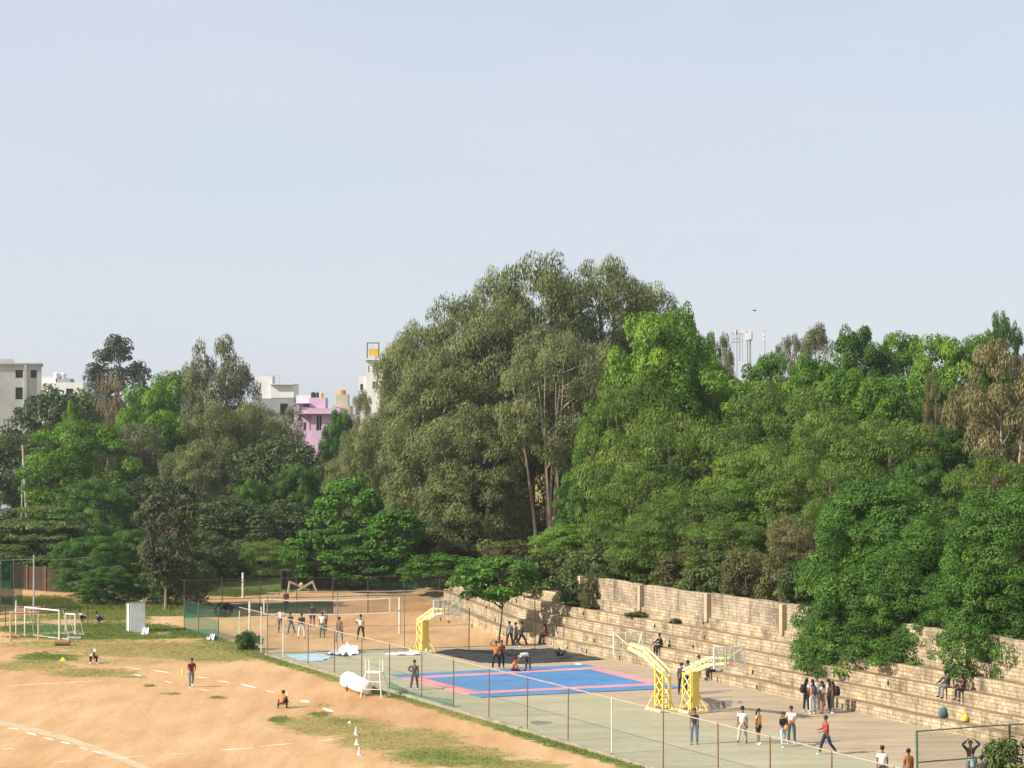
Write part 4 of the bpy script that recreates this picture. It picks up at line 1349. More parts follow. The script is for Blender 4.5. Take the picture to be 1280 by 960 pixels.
# ------------------------------------------------------------------ fences
def net_mat(name, c, cell, wire, vert=False):
    """woven net or chain link: opaque threads, open between them, in UV metres"""
    m = bpy.data.materials.new(name); m.use_nodes = True
    nt = m.node_tree; nt.nodes.clear(); L = nt.links.new
    out = node(nt, 'ShaderNodeOutputMaterial'); uv = node(nt, 'ShaderNodeUVMap')
    mp = node(nt, 'ShaderNodeMapping'); mp.inputs['Rotation'].default_value = (0, 0, 0 if vert else R(45)); mp.inputs['Scale'].default_value = (1 / cell, 1 / cell, 1)
    L(uv.outputs['UV'], mp.inputs['Vector'])
    fr = node(nt, 'ShaderNodeVectorMath', operation='FRACTION'); L(mp.outputs['Vector'], fr.inputs[0])
    sp = node(nt, 'ShaderNodeSeparateXYZ'); L(fr.outputs['Vector'], sp.inputs['Vector'])
    a = node(nt, 'ShaderNodeMath', operation='LESS_THAN'); b = node(nt, 'ShaderNodeMath', operation='LESS_THAN')
    a.inputs[1].default_value = wire / cell; b.inputs[1].default_value = wire / cell
    L(sp.outputs['X'], a.inputs[0]); L(sp.outputs['Y'], b.inputs[0])
    mx = node(nt, 'ShaderNodeMath', operation='MAXIMUM'); L(a.outputs[0], mx.inputs[0]); L(b.outputs[0], mx.inputs[1])
    tr = node(nt, 'ShaderNodeBsdfTransparent'); d = node(nt, 'ShaderNodeBsdfDiffuse'); d.inputs['Color'].default_value = (*c, 1)
    ms = node(nt, 'ShaderNodeMixShader'); L(mx.outputs[0], ms.inputs['Fac']); L(tr.outputs[0], ms.inputs[1]); L(d.outputs[0], ms.inputs[2])
    L(ms.outputs[0], out.inputs['Surface'])
    return m

CHAIN = net_mat('chain_link', (.16, .17, .14), .06, .0032)
CHAIN_G = net_mat('green_chain_link', (.07, .15, .11), .06, .006)
SHADE = net_mat('green_shade_net', (.02, .13, .085), .03, .0105)
SHADE_D = net_mat('dense_green_shade_net', (.012, .085, .062), .03, .0165)
GOALNET = net_mat('goal_net', (.03, .16, .10), .1, .012)
VNET = net_mat('volleyball_net', (.07, .07, .065), .1, .008, True)
RUST = paint('rusty_post', (.21, .115, .085), .8, .3, 4)
WHITEP = paint('white_post', (.70, .68, .63), .6, .15, 3)
GREYP = paint('grey_post', (.22, .225, .20), .7, .25, 3)
DARKP = paint('dark_post', (.06, .055, .05), .7, .25, 3)
RAILP = paint('pale_rail', (.46, .35, .30), .7, .2, 3)
GREENP = paint('green_post', (.07, .13, .085), .7, .25, 3)

def sheet(p, q, z0, z1, mat, name, root, sag=0.0, n=8):
    """a net hung between two ground points; coordinates relative to its root"""
    mb = MB(); L = (q - p).length
    for i in range(n):
        a, b = p.lerp(q, i / n), p.lerp(q, (i + 1) / n)
        sa, sb = sag * math.sin(math.pi * i / n), sag * math.sin(math.pi * (i + 1) / n)
        mb.quad([(a.x, a.y, z0), (b.x, b.y, z0), (b.x, b.y, z1 - sb), (a.x, a.y, z1 - sa)], 0, [(L * i / n, 0), (L * (i + 1) / n, 0), (L * (i + 1) / n, z1 - z0 - sb), (L * i / n, z1 - z0 - sa)])
    return mb.build(name, mat, root)

def t_on(px, p0, d):
    """distance along the ground line p0 + d*t that shows at photo column px"""
    k = (px - CX) / FPX * math.cos(TH) * 1.0
    # x / forward = (px-CX)/FPX ; forward = y cos TH + (0-CAMH) sin TH
    c = (px - CX) / FPX; co, si = math.cos(TH), math.sin(TH)
    return (c * (p0.y * co - CAMH * si) - p0.x) / (d.x - c * d.y * co)

def near_fence():
    o = NF0
    root = thing('court_fence', 'long chain link fence on thin rusty posts between dirt field and court', 'fence', (o.x, o.y, 0))
    post_px = [230, 248, 273, 299, 326.6, 354, 385, 418, 452, 487, 527, 567, 611, 659, 710, 765, 829, 898, 963, 1040, 1118]
    ts = [t_on(p, NF0, NFD) for p in post_px]
    H = 2.62
    for p, t in zip(post_px, ts):
        q = NFD * t
        h = H - .28 if p < 320 else H + (.35 if p in (326.6,) else 0)
        m = MB(); r = .032 if p not in (326.6, 354, 765) else .04
        lean = (hash_(p) - .5) * .05
        m.tube([(q.x, q.y, -.1), (q.x + lean, q.y, h)], r, 6)
        m.build('post', WHITEP if p in (326.6, 354, 765, 299) else (GREENP if p in (273,) else RUST), root)
    a, b = NFD * ts[4], NFD * (ts[-1] + 6)
    m = MB(); k = 26; r = random.Random(5)
    a2 = NFD * ts[3]
    m.tube([a2.lerp(b, i / k) + Vector((0, 0, H - .03 + r.uniform(-.02, .015))) for i in range(k + 1)], .024, 6); m.build('top_rail', RAILP, root)
    sheet(a, b, .03, H - .05, CHAIN, 'chain_link', root, 0, 30)
    sheet(NFD * ts[0], a, .03, 2.2, CHAIN_G, 'chain_link', root, 0, 6)
    sheet(NFD * ts[0] + NFN * -.05, NFD * ts[2] + NFN * -.05, .05, 1.35, SHADE, 'shade_net', root, .08, 6)
    sheet(NFD * ts[9] + NFN * .06, NFD * ts[11] + NFN * .06, .02, .55, SHADE, 'shade_net', root, .25, 8)

def hash_(v):
    return (math.sin(v * 12.9898) * 43758.5453) % 1.0

near_fence()

def cross_fence(name, label, p, q, pxs, hs, mats, rails, mesh, mesh_h, rail_mat, rr=.03, mesh_span=(0, -1), pr=.04, cat='fence'):
    root = thing(name, label, cat, (p.x, p.y, 0))
    d = (q - p).normalized()
    ts = [t_on(x, p, d) for x in pxs]
    for x, t, h, mt in zip(pxs, ts, hs, mats):
        m = MB(); m.tube([(d.x * t, d.y * t, -.1), (d.x * t + (hash_(x) - .5) * .08, d.y * t, h)], pr, 6); m.build('post', mt, root)
    for i0, i1, z0, z1 in rails:
        m = MB(); k = 10; r = random.Random(i0 + 3)
        a, b = d * ts[i0], d * ts[i1]
        m.tube([a.lerp(b, i / k) + Vector((0, 0, z0 + (z1 - z0) * i / k + r.uniform(-.02, .02))) for i in range(k + 1)], rr, 5); m.build('rail', rail_mat, root)
    if mesh: sheet(d * ts[mesh_span[0]], d * ts[mesh_span[1]], .03, mesh_h, mesh, 'chain_link', root, .1, 20)
    return root, d, ts

cross_fence('tall_cross_fence', 'tall see through fence with grey posts between dirt court and concrete court', G(334.4, 821.5), G(690, 810.5), [334.4, 421.5, 505.5, 586, 668.7], [4.15, 4.1, 4.05, 2.8, 3.25],
            [GREYP, GREYP, GREYP, DARKP, DARKP], [(0, 2, 4.1, 4.0), (2, 3, 4.0, 3.9), (0, 3, 2.0, 1.7)], CHAIN, 3.9, RAILP, rr=.028, mesh_span=(0, 3))
r2, d2_, ts2 = cross_fence('dark_cross_fence', 'dark fence of thin black posts across the back of the dirt court', G(230, 772.5), G(560, 763), [230, 277.5, 325, 371, 416, 460, 505, 550], [2.9, 3.1, 2.9, 2.9, 3.0, 2.8, 2.8, 2.8],
            [DARKP] * 8, [(0, 7, 2.85, 2.8), (0, 7, 1.38, 1.3)], net_mat('dark_chain_link', (.07, .07, .055), .06, .006), 2.8, DARKP, rr=.025)
sheet(d2_ * ts2[0] + Vector((0, -.1, 0)), d2_ * ts2[4] + Vector((0, -.1, 0)), .02, 1.1, SHADE_D, 'shade_net', r2, .15, 16)
sheet(d2_ * ts2[5] + Vector((0, -.1, 0)), d2_ * ts2[7] + Vector((0, -.1, 0)), .7, 2.5, CHAIN_G, 'shade_net', r2, .15, 10)

# fence frame in the lower right corner
_q0 = Vector((at_px(1147, 86), 86, 0))
cross_fence('green_corner_fence', 'green pipe fence crossing the court in the bottom right corner', _q0, _q0 + D2 * 14, [1147, 1262, 1372], [2.7, 2.7, 2.7], [GREENP] * 3, [(0, 2, 2.68, 2.68), (0, 2, 1.45, 1.42)], CHAIN_G, 2.65, GREENP, rr=.03, pr=.05)

def screen_fence(name, label, pts, h, mat, post, step_):
    root = thing(name, label, 'fence', (pts[0].x, pts[0].y, pts[0].z))
    o = pts[0]
    for a, b in zip(pts, pts[1:]):
        L = (b - a).length; k = max(1, round(L / step_))
        for i in range(k):
            u, v = a.lerp(b, i / k) - o, a.lerp(b, (i + 1) / k) - o
            m = MB(); n = 9; r = random.Random(int(L * 10) + i)
            dn = Vector((-(v - u).y, (v - u).x, 0)).normalized()
            hh = h + r.uniform(-.12, .1)
            for j in range(n):
                p, q = u.lerp(v, j / n), u.lerp(v, (j + 1) / n)
                p, q = p + dn * (.04 if j % 2 else 0), q + dn * (0 if j % 2 else .04)
                m.quad([(p.x, p.y, .1), (q.x, q.y, .1), (q.x, q.y, hh), (p.x, p.y, hh)])
            m.build('screen_panel', mat, root)
            m = MB(); m.tube([(u.x, u.y - .1, -.1), (u.x, u.y - .1, hh + .15)], .045, 6); m.build('post', post, root)
    return root
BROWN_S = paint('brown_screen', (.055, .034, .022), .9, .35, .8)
screen_fence('brown_screen_fence', 'brown sheet screen with tan posts behind the green nets', [G(14, 737), G(34, 737.5), G(80, 741)], 2.15, BROWN_S, paint('tan_post', (.34, .22, .12), .8), 2.6)
screen_fence('brown_screen_fence', 'brown sheet screen in the shade under the almond row', [G(352, 738.5), G(470, 738.5), G(600, 737.5)], 1.75, paint('shade_toned_screen', (.020, .016, .013), .9, .35, .8), DARKP, 3.2)  # darker than the other brown screen: the almond trees' shade is in its colour

def green_nets():
    p = G(-30, 770); q = G(17, 764)
    root = thing('cricket_net', 'green shade net on poles at the left edge of the ground', 'net', (p.x, p.y, 0))
    sheet(Vector((0, 0, 0)), q - p, .05, 3.95, SHADE_D, 'shade_net', root, .1, 10)
    e = G(28, 752) - p
    sheet(q - p, e, .05, 3.7, SHADE, 'shade_net', root, .2, 6)
    for t in (0, .33, .66, 1.0):
        c = (q - p) * t
        m = MB(); m.tube([(c.x, c.y - .08, -.1), (c.x, c.y - .08, 4.0)], .04, 6); m.build('pole', GREYP, root)
    b = G(42, 776)
    t = thing('net_pole', 'tall grey net pole with stay wires behind the small goals', 'pole', (b.x, b.y, 0))
    m = MB(); m.tube([(0, 0, -.1), (0, 0, 4.95)], [.075, .05], 7); m.build('pole', paint('galvanised', (.36, .38, .38), .5), t)
    m = MB(); e1 = G(120, 770) - b
    m.tube([(0, 0, 4.6), (e1.x * .5, e1.y * .5, 4.45), (e1.x, e1.y, 4.6)], .02, 4); e2 = G(-20, 776) - b
    m.tube([(0, 0, 4.6), (e2.x, e2.y, 4.5)], .02, 4); m.build('stay_wire', GREYP, t)
    # low black rail
    cross_fence('low_rail_fence', 'low black rail behind the small goals', G(-10, 786), G(115, 783), [-10, 7, 40, 75, 110], [1.6] * 5, [DARKP] * 5, [(0, 4, 1.5, 1.45)], None, 0, DARKP, rr=.025, pr=.03)
green_nets()

# ------------------------------------------------------------------ goals, nets and posts on the dirt
def goal(p, q, h, label, post, net=None, depth=.8):
    c = (p + q) / 2
    t = thing('small_goal', label, 'goal', (c.x, c.y, 0), group='small goals at the left of the field')
    p, q = p - c, q - c
    d = (q - p).normalized(); n = Vector((-d.y, d.x, 0))
    if n.y < 0: n = -n
    for e in (p, q):
        m = MB(); m.tube([(e.x, e.y, -.05), (e.x, e.y, h)], .055, 7); m.build('goal_post', post, t)
    m = MB(); m.tube([(p.x, p.y, h), (q.x, q.y, h)], .055, 7); m.build('crossbar', post, t)
    m = MB()
    for e in (p, q):
        b = e + n * depth
        m.tube([(e.x, e.y, h), (e.x + n.x * depth * .4, e.y + n.y * depth * .4, h), (b.x, b.y, .04), (e.x, e.y, .04)], .03, 5)
    a, b = p + n * depth, q + n * depth
    m.tube([(a.x, a.y, .04), (b.x, b.y, .04)], .03, 5); m.build('back_frame', post, t)
    if net: sheet(a, b, .03, h * .62, net, 'goal_net', t, .12, 6)
    return t
PEACH = paint('peach_post', (.58, .40, .28), .6, .2, 3)
goal(G(13, 801), G(48, 800), 1.9, 'peach painted small goal, front of the goals at the left edge', PEACH, GOALNET)
goal(G(31, 796), G(74, 801), 2.05, 'white small goal behind the peach one', WHITEP, GOALNET)
goal(G(82, 794), G(94, 795), 1.5, 'narrow white goal seen edge on beside the roller', WHITEP)
def white_pole(px, yb, yt, label, r=.05, name='white_post'):
    b = G(px, yb); h = (yb - yt) * b.y / FPX
    t = thing(name, label, 'post', (b.x, b.y, 0))
    m = MB(); m.tube([(0, 0, -.1), (0, 0, h)], r, 8); m.build('pole', WHITEP, t)
    m = MB(); m.box((0, 0, h * .62), (r * 2.6, r * 2.6, .07)); m.build('net_collar', GREYP, t)
    return t
white_pole(20, 793, 751, 'white post with a short top arm behind the small goals', .05)
white_pole(312, 792.5, 752, 'white volleyball post at the left end of the net', .075, 'volleyball_post')
white_pole(499.5, 791.5, 747, 'white volleyball post at the right end of the net', .075, 'volleyball_post')
white_pole(303.5, 747.5, 716, 'lone white post on the far dirt pitch', .09, 'volleyball_post')

def volley_net():
    a, b = G(314, 792.3), G(498, 791.4)
    Y0 = (a + b) / 2
    t = thing('volleyball_net', 'white taped volleyball net strung across the dirt court', 'net', (a.x, a.y, 0))
    e = b - a
    d = e.normalized(); L = e.length
    u0, u1 = .085 * L, .94 * L
    z0, z1 = 1.38, 2.42
    m = MB(); k = 12; r = random.Random(2)
    top = [Vector((d.x * (u0 + (u1 - u0) * i / k), d.y * (u0 + (u1 - u0) * i / k), z1 - .13 * math.sin(math.pi * i / k) + .06 * i / k + r.uniform(-.02, .02))) for i in range(k + 1)]
    bot = [Vector((d.x * (u0 + (u1 - u0) * i / k), d.y * (u0 + (u1 - u0) * i / k), z0 - .06 * math.sin(math.pi * i / k) + .06 * i / k + r.uniform(-.02, .02))) for i in range(k + 1)]
    m.tube(top, .05, 5, flat=(.03, .09)); m.build('top_tape', WHITEP, t)
    m = MB(); m.tube(bot, .05, 5, flat=(.03, .08)); m.build('bottom_tape', WHITEP, t)
    for x in (0, k):
        m = MB(); m.tube([bot[x], top[x]], .04, 5, flat=(.08, .03)); m.build('side_band', WHITEP, t)
    m = MB()
    for i in range(k):
        s0, s1 = L * i / k, L * (i + 1) / k
        m.quad([bot[i], bot[i + 1], top[i + 1], top[i]], 0, [(s0, 0), (s1, 0), (s1, 1), (s0, 1)])
    m.build('mesh', VNET, t)
    m = MB(); m.tube([(0, 0, 2.45), top[0]], .012, 4); m.tube([top[-1], (e.x, e.y, 2.5)], .012, 4); m.tube([(0, 0, 1.4), bot[0]], .012, 4); m.tube([bot[-1], (e.x, e.y, 1.45)], .012, 4); m.build('tie_rope', WHITEP, t)
volley_net()

# ------------------------------------------------------------------ basketball hoops
YEL = paint('yellow_paint', (.76, .58, .13), .5, .15, 2.5)
YELP = paint('pale_yellow_paint', (.82, .74, .38), .5, .12, 2.5)
BOARDW = paint('board_frame_white', (.88, .88, .87), .5, .08, 3)
def glass_mat():
    m = bpy.data.materials.new('clear_board'); m.use_nodes = True
    nt = m.node_tree; nt.nodes.clear()
    out = node(nt, 'ShaderNodeOutputMaterial'); tr = node(nt, 'ShaderNodeBsdfTransparent'); gl = node(nt, 'ShaderNodeBsdfGlossy'); gl.inputs['Roughness'].default_value = .1
    df = node(nt, 'ShaderNodeBsdfDiffuse'); df.inputs['Color'].default_value = (.7, .72, .70, 1)
    tr.inputs['Color'].default_value = (.93, .94, .93, 1)
    a = node(nt, 'ShaderNodeMixShader'); a.inputs['Fac'].default_value = .06; b = node(nt, 'ShaderNodeMixShader'); b.inputs['Fac'].default_value = .12
    nt.links.new(tr.outputs[0], a.inputs[1]); nt.links.new(gl.outputs[0], a.inputs[2]); nt.links.new(a.outputs[0], b.inputs[1]); nt.links.new(df.outputs[0], b.inputs[2]); nt.links.new(b.outputs[0], out.inputs['Surface'])
    return m
CLEAR = glass_mat()
HNET = net_mat('hoop_net', (.75, .74, .70), .09, .012)

def hoop(base, head, reach, label, ring=True):
    """local +x runs from the tower towards the backboard"""
    t = thing('basketball_hoop', label, 'basketball hoop', (base.x, base.y, CZ), head, group='yellow portable basketball hoops')
    for y in (-.55, .55):
        m = MB(); m.box((-.4, y, .02), (1.6, .1, .13)); m.build('skid', YELP, t)
    m = MB(); m.box((-1.15, 0, .03), (.1, .99, .11)); m.build('base_beam', YELP, t); m = MB(); m.box((.34, 0, .03), (.1, .99, .11)); m.build('base_beam', YELP, t)
    # tower: two pairs of uprights with crossed bracing
    for x, h in ((-.8, 1.85), (.02, 2.12)):
        m = MB(); m.box((x, -.2, .14), (.10, .09, h)); m.box((x, .2, .14), (.10, .09, h))
        if x > -.5: m.box((x + .1, 0, .3), (.05, .40, h - .3))
        m.build('upright', YEL, t)
    m = MB()
    for y in (-.2, .2):
        zs = [.2, .72, 1.25, 1.85]
        for i, (a, b) in enumerate(zip(zs, zs[1:])):
            m.tube([(-.75, y, a), (-.03, y, b)], .035, 4, flat=(.04, .04)); m.tube([(-.75, y, b), (-.03, y, a)], .035, 4, flat=(.04, .04))
    m.build('cross_bracing', YELP, t)
    for y in (-.55, .55):
        m = MB(); m.tube([(-.5, y, .15), (-.5, y * .4, 1.1)], .04, 4, flat=(.06, .06)); m.tube([(.34, y, .13), (.05, y * .4, .95)], .04, 4, flat=(.06, .06)); m.build('outrigger', YEL, t)
    # arm: box truss rising towards the board, deeper in its middle
    bx = reach
    lo = [Vector((-.9, 0, 1.86)), Vector((bx * .44, 0, 2.62)), Vector((bx - .12, 0, 2.86))]
    hi = [Vector((-.9, 0, 2.08)), Vector((bx * .44, 0, 2.98)), Vector((bx - .12, 0, 3.1))]
    def ev(pts, u):
        u *= len(pts) - 1; i = min(int(u), len(pts) - 2); return pts[i].lerp(pts[i + 1], u - i)
    m = MB()
    for y in (-.16, .16):
        k = [1, .9, .5]
        lp = [q + Vector((0, y * w, 0)) for q, w in zip(lo, k)]; hp = [q + Vector((0, y * w, 0)) for q, w in zip(hi, k)]
        m.tube(lp, .05, 4, flat=(.06, .13)); m.tube(hp, .05, 4, flat=(.06, .09))
        for i in range(6):
            u = .06 + i * .16
            m.tube([ev(lp, u), ev(hp, u)], .03, 4, flat=(.05, .07))
    for i in range(6):
        u = .06 + i * .16
        for c in (lo, hi):
            q = ev(c, u); m.tube([q + Vector((0, -.12, 0)), q + Vector((0, .12, 0))], .03, 4, flat=(.05, .05))
    m.build('arm', YELP, t)
    # backboard
    W, H, z0 = 1.8, 1.08, 2.63
    b = thing_part('backboard', t, (bx, 0, 0))
    m = MB()
    f = .075
    m.box((0, -W / 2 + f / 2, z0), (.05, f, H)); m.box((0, W / 2 - f / 2, z0), (.05, f, H)); m.box((0, 0, z0), (.05, W - 2 * f, f)); m.box((0, 0, z0 + H - f), (.05, W - 2 * f, f))
    fr = m.build('board_frame', BOARDW, b)
    m = MB(); m.box((0, 0, z0 + f), (.02, W - 2 * f, H - 2 * f)); m.build('board_glass', CLEAR, b)
    m = MB(); q = .05
    for y in (-.28, .28): m.box((.018, y, z0 + .2), (.012, q, .45))
    m.box((.018, 0, z0 + .2), (.012, .51, q)); m.box((.018, 0, z0 + .6), (.012, .51, q)); m.build('target_square', BOARDW, b)
    m = MB()
    for y in (-.16, .16): m.box((-.05, y, z0 + .02), (.05, .06, H - .04))
    for y in (-1, 1): m.tube([(-.05, y * .8, z0 + H - .08), (-.75, y * .15, z0 + .28)], .025, 4, flat=(.045, .045))
    m.build('board_brace', YELP, b)
    # ring and net
    m = MB(); n = 20; rr = .225; cx = bx + .4
    m.tube([(cx + rr * math.cos(2 * math.pi * i / n), rr * math.sin(2 * math.pi * i / n), 2.8) for i in range(n + 1)], .016, 5, cap=False); m.box((bx + .1, 0, 2.75), (.16, .18, .06))
    m.build('ring', paint('ring_orange', (.75, .16, .04), .5), t)
    m = MB()
    for i in range(12):
        a0, a1 = 2 * math.pi * i / 12, 2 * math.pi * (i + 1) / 12
        m.quad([(cx + rr * .62 * math.cos(a0), rr * .62 * math.sin(a0), 2.41), (cx + rr * .62 * math.cos(a1), rr * .62 * math.sin(a1), 2.41), (cx + rr * math.cos(a1), rr * math.sin(a1), 2.79), (cx + rr * math.cos(a0), rr * math.sin(a0), 2.79)], 0,
               [(i * .1, 0), (i * .1 + .1, 0), (i * .1 + .1, .4), (i * .1, .4)])
    if ring: m.build('net', HNET, t)
    return t

def thing_part(name, parent, loc):
    o = bpy.data.objects.new(name, None); COL.objects.link(o); o.parent = parent; o.location = loc; o.empty_display_size = .1
    return o

_a = G(531, 818.5)
hoop(_a, math.atan2(-D1.y, -D1.x), 3.55, 'yellow basketball hoop standing alone at the far end of the blue mat')
_b = G(824, 889.5)
hoop(_b, math.atan2(D1.y, D1.x), 3.4, 'yellow basketball hoop facing away, board towards the blue mat')
_c = G(868, 893.5)
hoop(_c, math.atan2(-D1.y, -D1.x), 3.5, 'yellow basketball hoop facing the players, back to back with another')

# ------------------------------------------------------------------ mats, tarps and small things on the court
def blue_mat():
    L, F, Rr, B = G(487.5, 846.5), G(601, 874.7), G(853, 862.6), G(733, 833.2)
    c = (L + F + Rr + B) / 4
    t = thing('sparring_mat', 'large blue foam sparring mat with a pink border stripe', 'mat', (c.x, c.y, CZ))
    def pt(u, v, z):
        p = L.lerp(B, u).lerp(F.lerp(Rr, u), v) - c
        return Vector((p.x, p.y, z))
    BL = paint('mat_blue', (.085, .22, .43), .7, .22, .35); PK = paint('mat_pink', (.62, .27, .29), .7, .2, .6)
    def slab(name, rects, mat, h):
        m = MB(); n = 6
        for u0, u1, v0, v1 in rects:
            nu = max(1, round((u1 - u0) * 13)); nv = max(1, round((v1 - v0) * 12))
            r = random.Random(int(u0 * 97 + v0 * 31))
            for i in range(nu):
                for j in range(nv):
                    g = .0006
                    a, b_, c_, d = u0 + (u1 - u0) * i / nu, u0 + (u1 - u0) * (i + 1) / nu, v0 + (v1 - v0) * j / nv, v0 + (v1 - v0) * (j + 1) / nv
                    hh = h + r.uniform(-.004, .006)
                    q = [pt(a + g, c_ + g, hh), pt(b_ - g, c_ + g, hh), pt(b_ - g, d - g, hh), pt(a + g, d - g, hh)]
                    m.quad(q[::-1])
                    for e in range(4):
                        x, y = q[e], q[(e + 1) % 4]
                        m.quad([(x.x, x.y, .002), (y.x, y.y, .002), y, x])
        m.build(name, mat, t)
    slab('outer_border', [(.0, 1, 0, .125), (.0, 1, .875, 1.0)], BL, .045)
    slab('pink_stripe', [(0, .085, .125, .875), (.925, 1, .125, .875), (.085, .925, .125, .2), (.085, .925, .8, .875)], PK, .047)
    slab('mat_centre', [(.085, .925, .2, .8)], paint('mat_blue_centre', (.07, .205, .43), .7, .2, .3), .046)
blue_mat()

def crumpled(name, label, cat, pts, mat, amp, scale, seed, zbase=CZ, n=26, base=.012):
    """a sheet lying in folds inside the outline pts (photo points on the ground)"""
    g = [G(*p) for p in pts]
    c = sum(g, Vector()) / len(g)
    xs = [p.x for p in g]; ys = [p.y for p in g]
    x0, x1, y0, y1 = min(xs), max(xs), min(ys), max(ys)
    nx = n; ny = max(6, int(n * (y1 - y0) / max(.1, x1 - x0)))
    def inside(x, y):
        k = False; j = len(g) - 1
        for i in range(len(g)):
            if (g[i].y > y) != (g[j].y > y) and x < (g[j].x - g[i].x) * (y - g[i].y) / (g[j].y - g[i].y) + g[i].x: k = not k
            j = i
        return k
    m = MB()
    def z(x, y):
        a = np.array([x]); b = np.array([y])
        q = float(vnoise(a * scale, b * scale * 1.3, seed)[0]) * .65 + float(vnoise(a * scale * 2.6, b * scale * 2.2, seed + 1)[0]) * .35
        return base + amp * max(0, q - .3) ** 1.4 * 2
    for i in range(nx):
        for j in range(ny):
            xa, xb = x0 + (x1 - x0) * i / nx, x0 + (x1 - x0) * (i + 1) / nx
            ya, yb = y0 + (y1 - y0) * j / ny, y0 + (y1 - y0) * (j + 1) / ny
            if inside((xa + xb) / 2, (ya + yb) / 2):
                m.quad([(x - c.x, y - c.y, z(x, y)) for x, y in ((xa, ya), (xb, ya), (xb, yb), (xa, yb))])
    o = m.build(name, mat, None, (c.x, c.y, zbase), smooth=True)
    return tag(o, label, cat)
BLK_S = paint('black_sheet', (.030, .029, .028), .55, .5, .7, spec=.4)
WHT_S = paint('white_tarp', (.68, .70, .72), .6, .12, 1.0)
crumpled('black_ground_sheet', 'long black plastic sheet spread behind the blue mat', 'sheet', [(541, 817.5), (560, 814.5), (640, 814), (690, 813), (757, 826.5), (720, 829), (655, 832), (600, 830.5), (580, 826)], BLK_S, .09, 1.1, 3, n=70)
crumpled('blue_tarp', 'pale blue tarpaulin lying flat at the court corner', 'tarp', [(356, 821), (400, 818.5), (416, 823), (402, 829), (374, 828.5)], paint('blue_tarp', (.42, .58, .66), .5, .35, 1.0), .07, 1.4, 5, n=40)
crumpled('white_tarp', 'crumpled white tarpaulin heaped beside the blue one', 'tarp', [(408, 821), (416, 815), (430, 811), (446, 814), (448, 820), (430, 823)], WHT_S, .62, 1.5, 8, n=44)
crumpled('white_cloth_strip', 'twisted strip of white cloth by the lone hoop', 'cloth', [(478, 820.2), (500, 817), (528, 818), (530, 821), (500, 821.5)], WHT_S, .10, 2.0, 9, n=40)
crumpled('white_sack', 'small white sack lying in the grass by the white shed', 'sack', [(175, 793), (182, 789), (186, 792), (181, 795)], WHT_S, .6, 3.0, 12, zbase=0)
crumpled('white_sack', 'white and blue litter sack by the green bush', 'sack', [(258, 800), (266, 797), (270, 799), (264, 801.5)], WHT_S, .5, 3.0, 13, zbase=0)
crumpled('black_bag', 'small black bag dropped on the black sheet', 'bag', [(693, 824), (706, 823), (708, 826), (696, 827)], BLK_S, .5, 2.2, 14, base=.2)
crumpled('white_paper', 'sheet of white paper lying beside the mat corner', 'paper', [(718, 832), (726, 831.5), (727, 833), (720, 833.4)], WHT_S, .05, 2, 15)

def bundle():
    a, b = G(433, 859), G(458, 870)
    t = thing('covered_roller', 'white cloth covered roll standing against the court edge', 'bundle', (a.x, a.y, 0))
    d = (b - a); L = d.length; d.normalize()
    n = Vector((-d.y, d.x, 0))
    m = MB(); r = np.random.default_rng(4)
    prof = [(-.02, .2), (.0, .38), (.03, .5), (.08, .55), (.2, .57), (.32, .55), (.45, .54), (.6, .52), (.75, .50), (.9, .48), (.96, .45), (1.0, .34), (1.02, .15)]
    rings = []
    K = 16
    for t_, rr in prof:
        ring = []
        for j in range(K):
            an = 2 * math.pi * j / K
            q = rr * .82 * (1 + .04 * math.sin(an * 5 + t_ * 9) + r.uniform(-.015, .015))
            hgt = max(.02, .46 + q * math.sin(an))
            if math.sin(an) < -.2: q *= 1.12
            c = d * (L * t_) + n * (q * math.cos(an))
            ring.append(len(m.v)); m.v.append((c.x, c.y, hgt))
        rings.append(ring)
    for i in range(len(rings) - 1):
        for j in range(K):
            m.f.append((rings[i][j], rings[i][(j + 1) % K], rings[i + 1][(j + 1) % K], rings[i + 1][j])); m.m.append(0); m.uv.append(None)
    for q in (rings[0][::-1], rings[-1]): m.f.append(tuple(q)); m.m.append(0); m.uv.append(None)
    m.build('cloth_cover', paint('white_cloth', (.74, .73, .70), .8, .1, 2), t, smooth=True)
    m = MB(); c = d * (L * .45) - n * .5
    m.tube([(c.x, c.y, .02), (c.x + n.x * .05, c.y + n.y * .05, .4)], .05, 5); m.build('roller_shaft', DARKP, t)
bundle()

def umpire_chair():
    o = G(468, 871)
    t = thing('umpire_chair', 'tall white tubular umpire chair beside the fence', 'umpire chair', (o.x, o.y, 0), R(-14))
    W = paint('chair_white', (.76, .75, .70), .5, .08, 3)
    hs, zs = .4, 1.32
    for sx, sy, bx, by in ((-1, -1, -.62, -.55), (1, -1, .55, -.5), (1, 1, .72, .55), (-1, 1, -.42, .6)):
        m = MB(); m.tube([(bx, by, 0), (sx * hs, sy * .3, zs)], .032, 6); m.build('leg', W, t)
    m = MB(); m.box((0, 0, zs), (.86, .64, .05)); m.build('seat', W, t)
    for s in (-1, 1):
        m = MB(); m.tube([(s * hs, -.3, zs), (s * (hs + .02), -.3, zs + .68), (s * (hs + .0), .28, zs + .70), (s * hs, .3, zs)], .03, 6); m.build('arm_frame', W, t)
    m = MB()
    m.tube([(-.58, -.52, .12), (-.38, .55, .14)], .026, 5); m.tube([(.52, -.48, .12), (.69, .52, .12)], .026, 5)
    for z, k in ((.45, .53), (.85, .47)): m.tube([(-k, -.5 + z * .15, z), (k * .9, -.46 + z * .13, z)], .02, 5)
    m.build('rung', W, t)
umpire_chair()

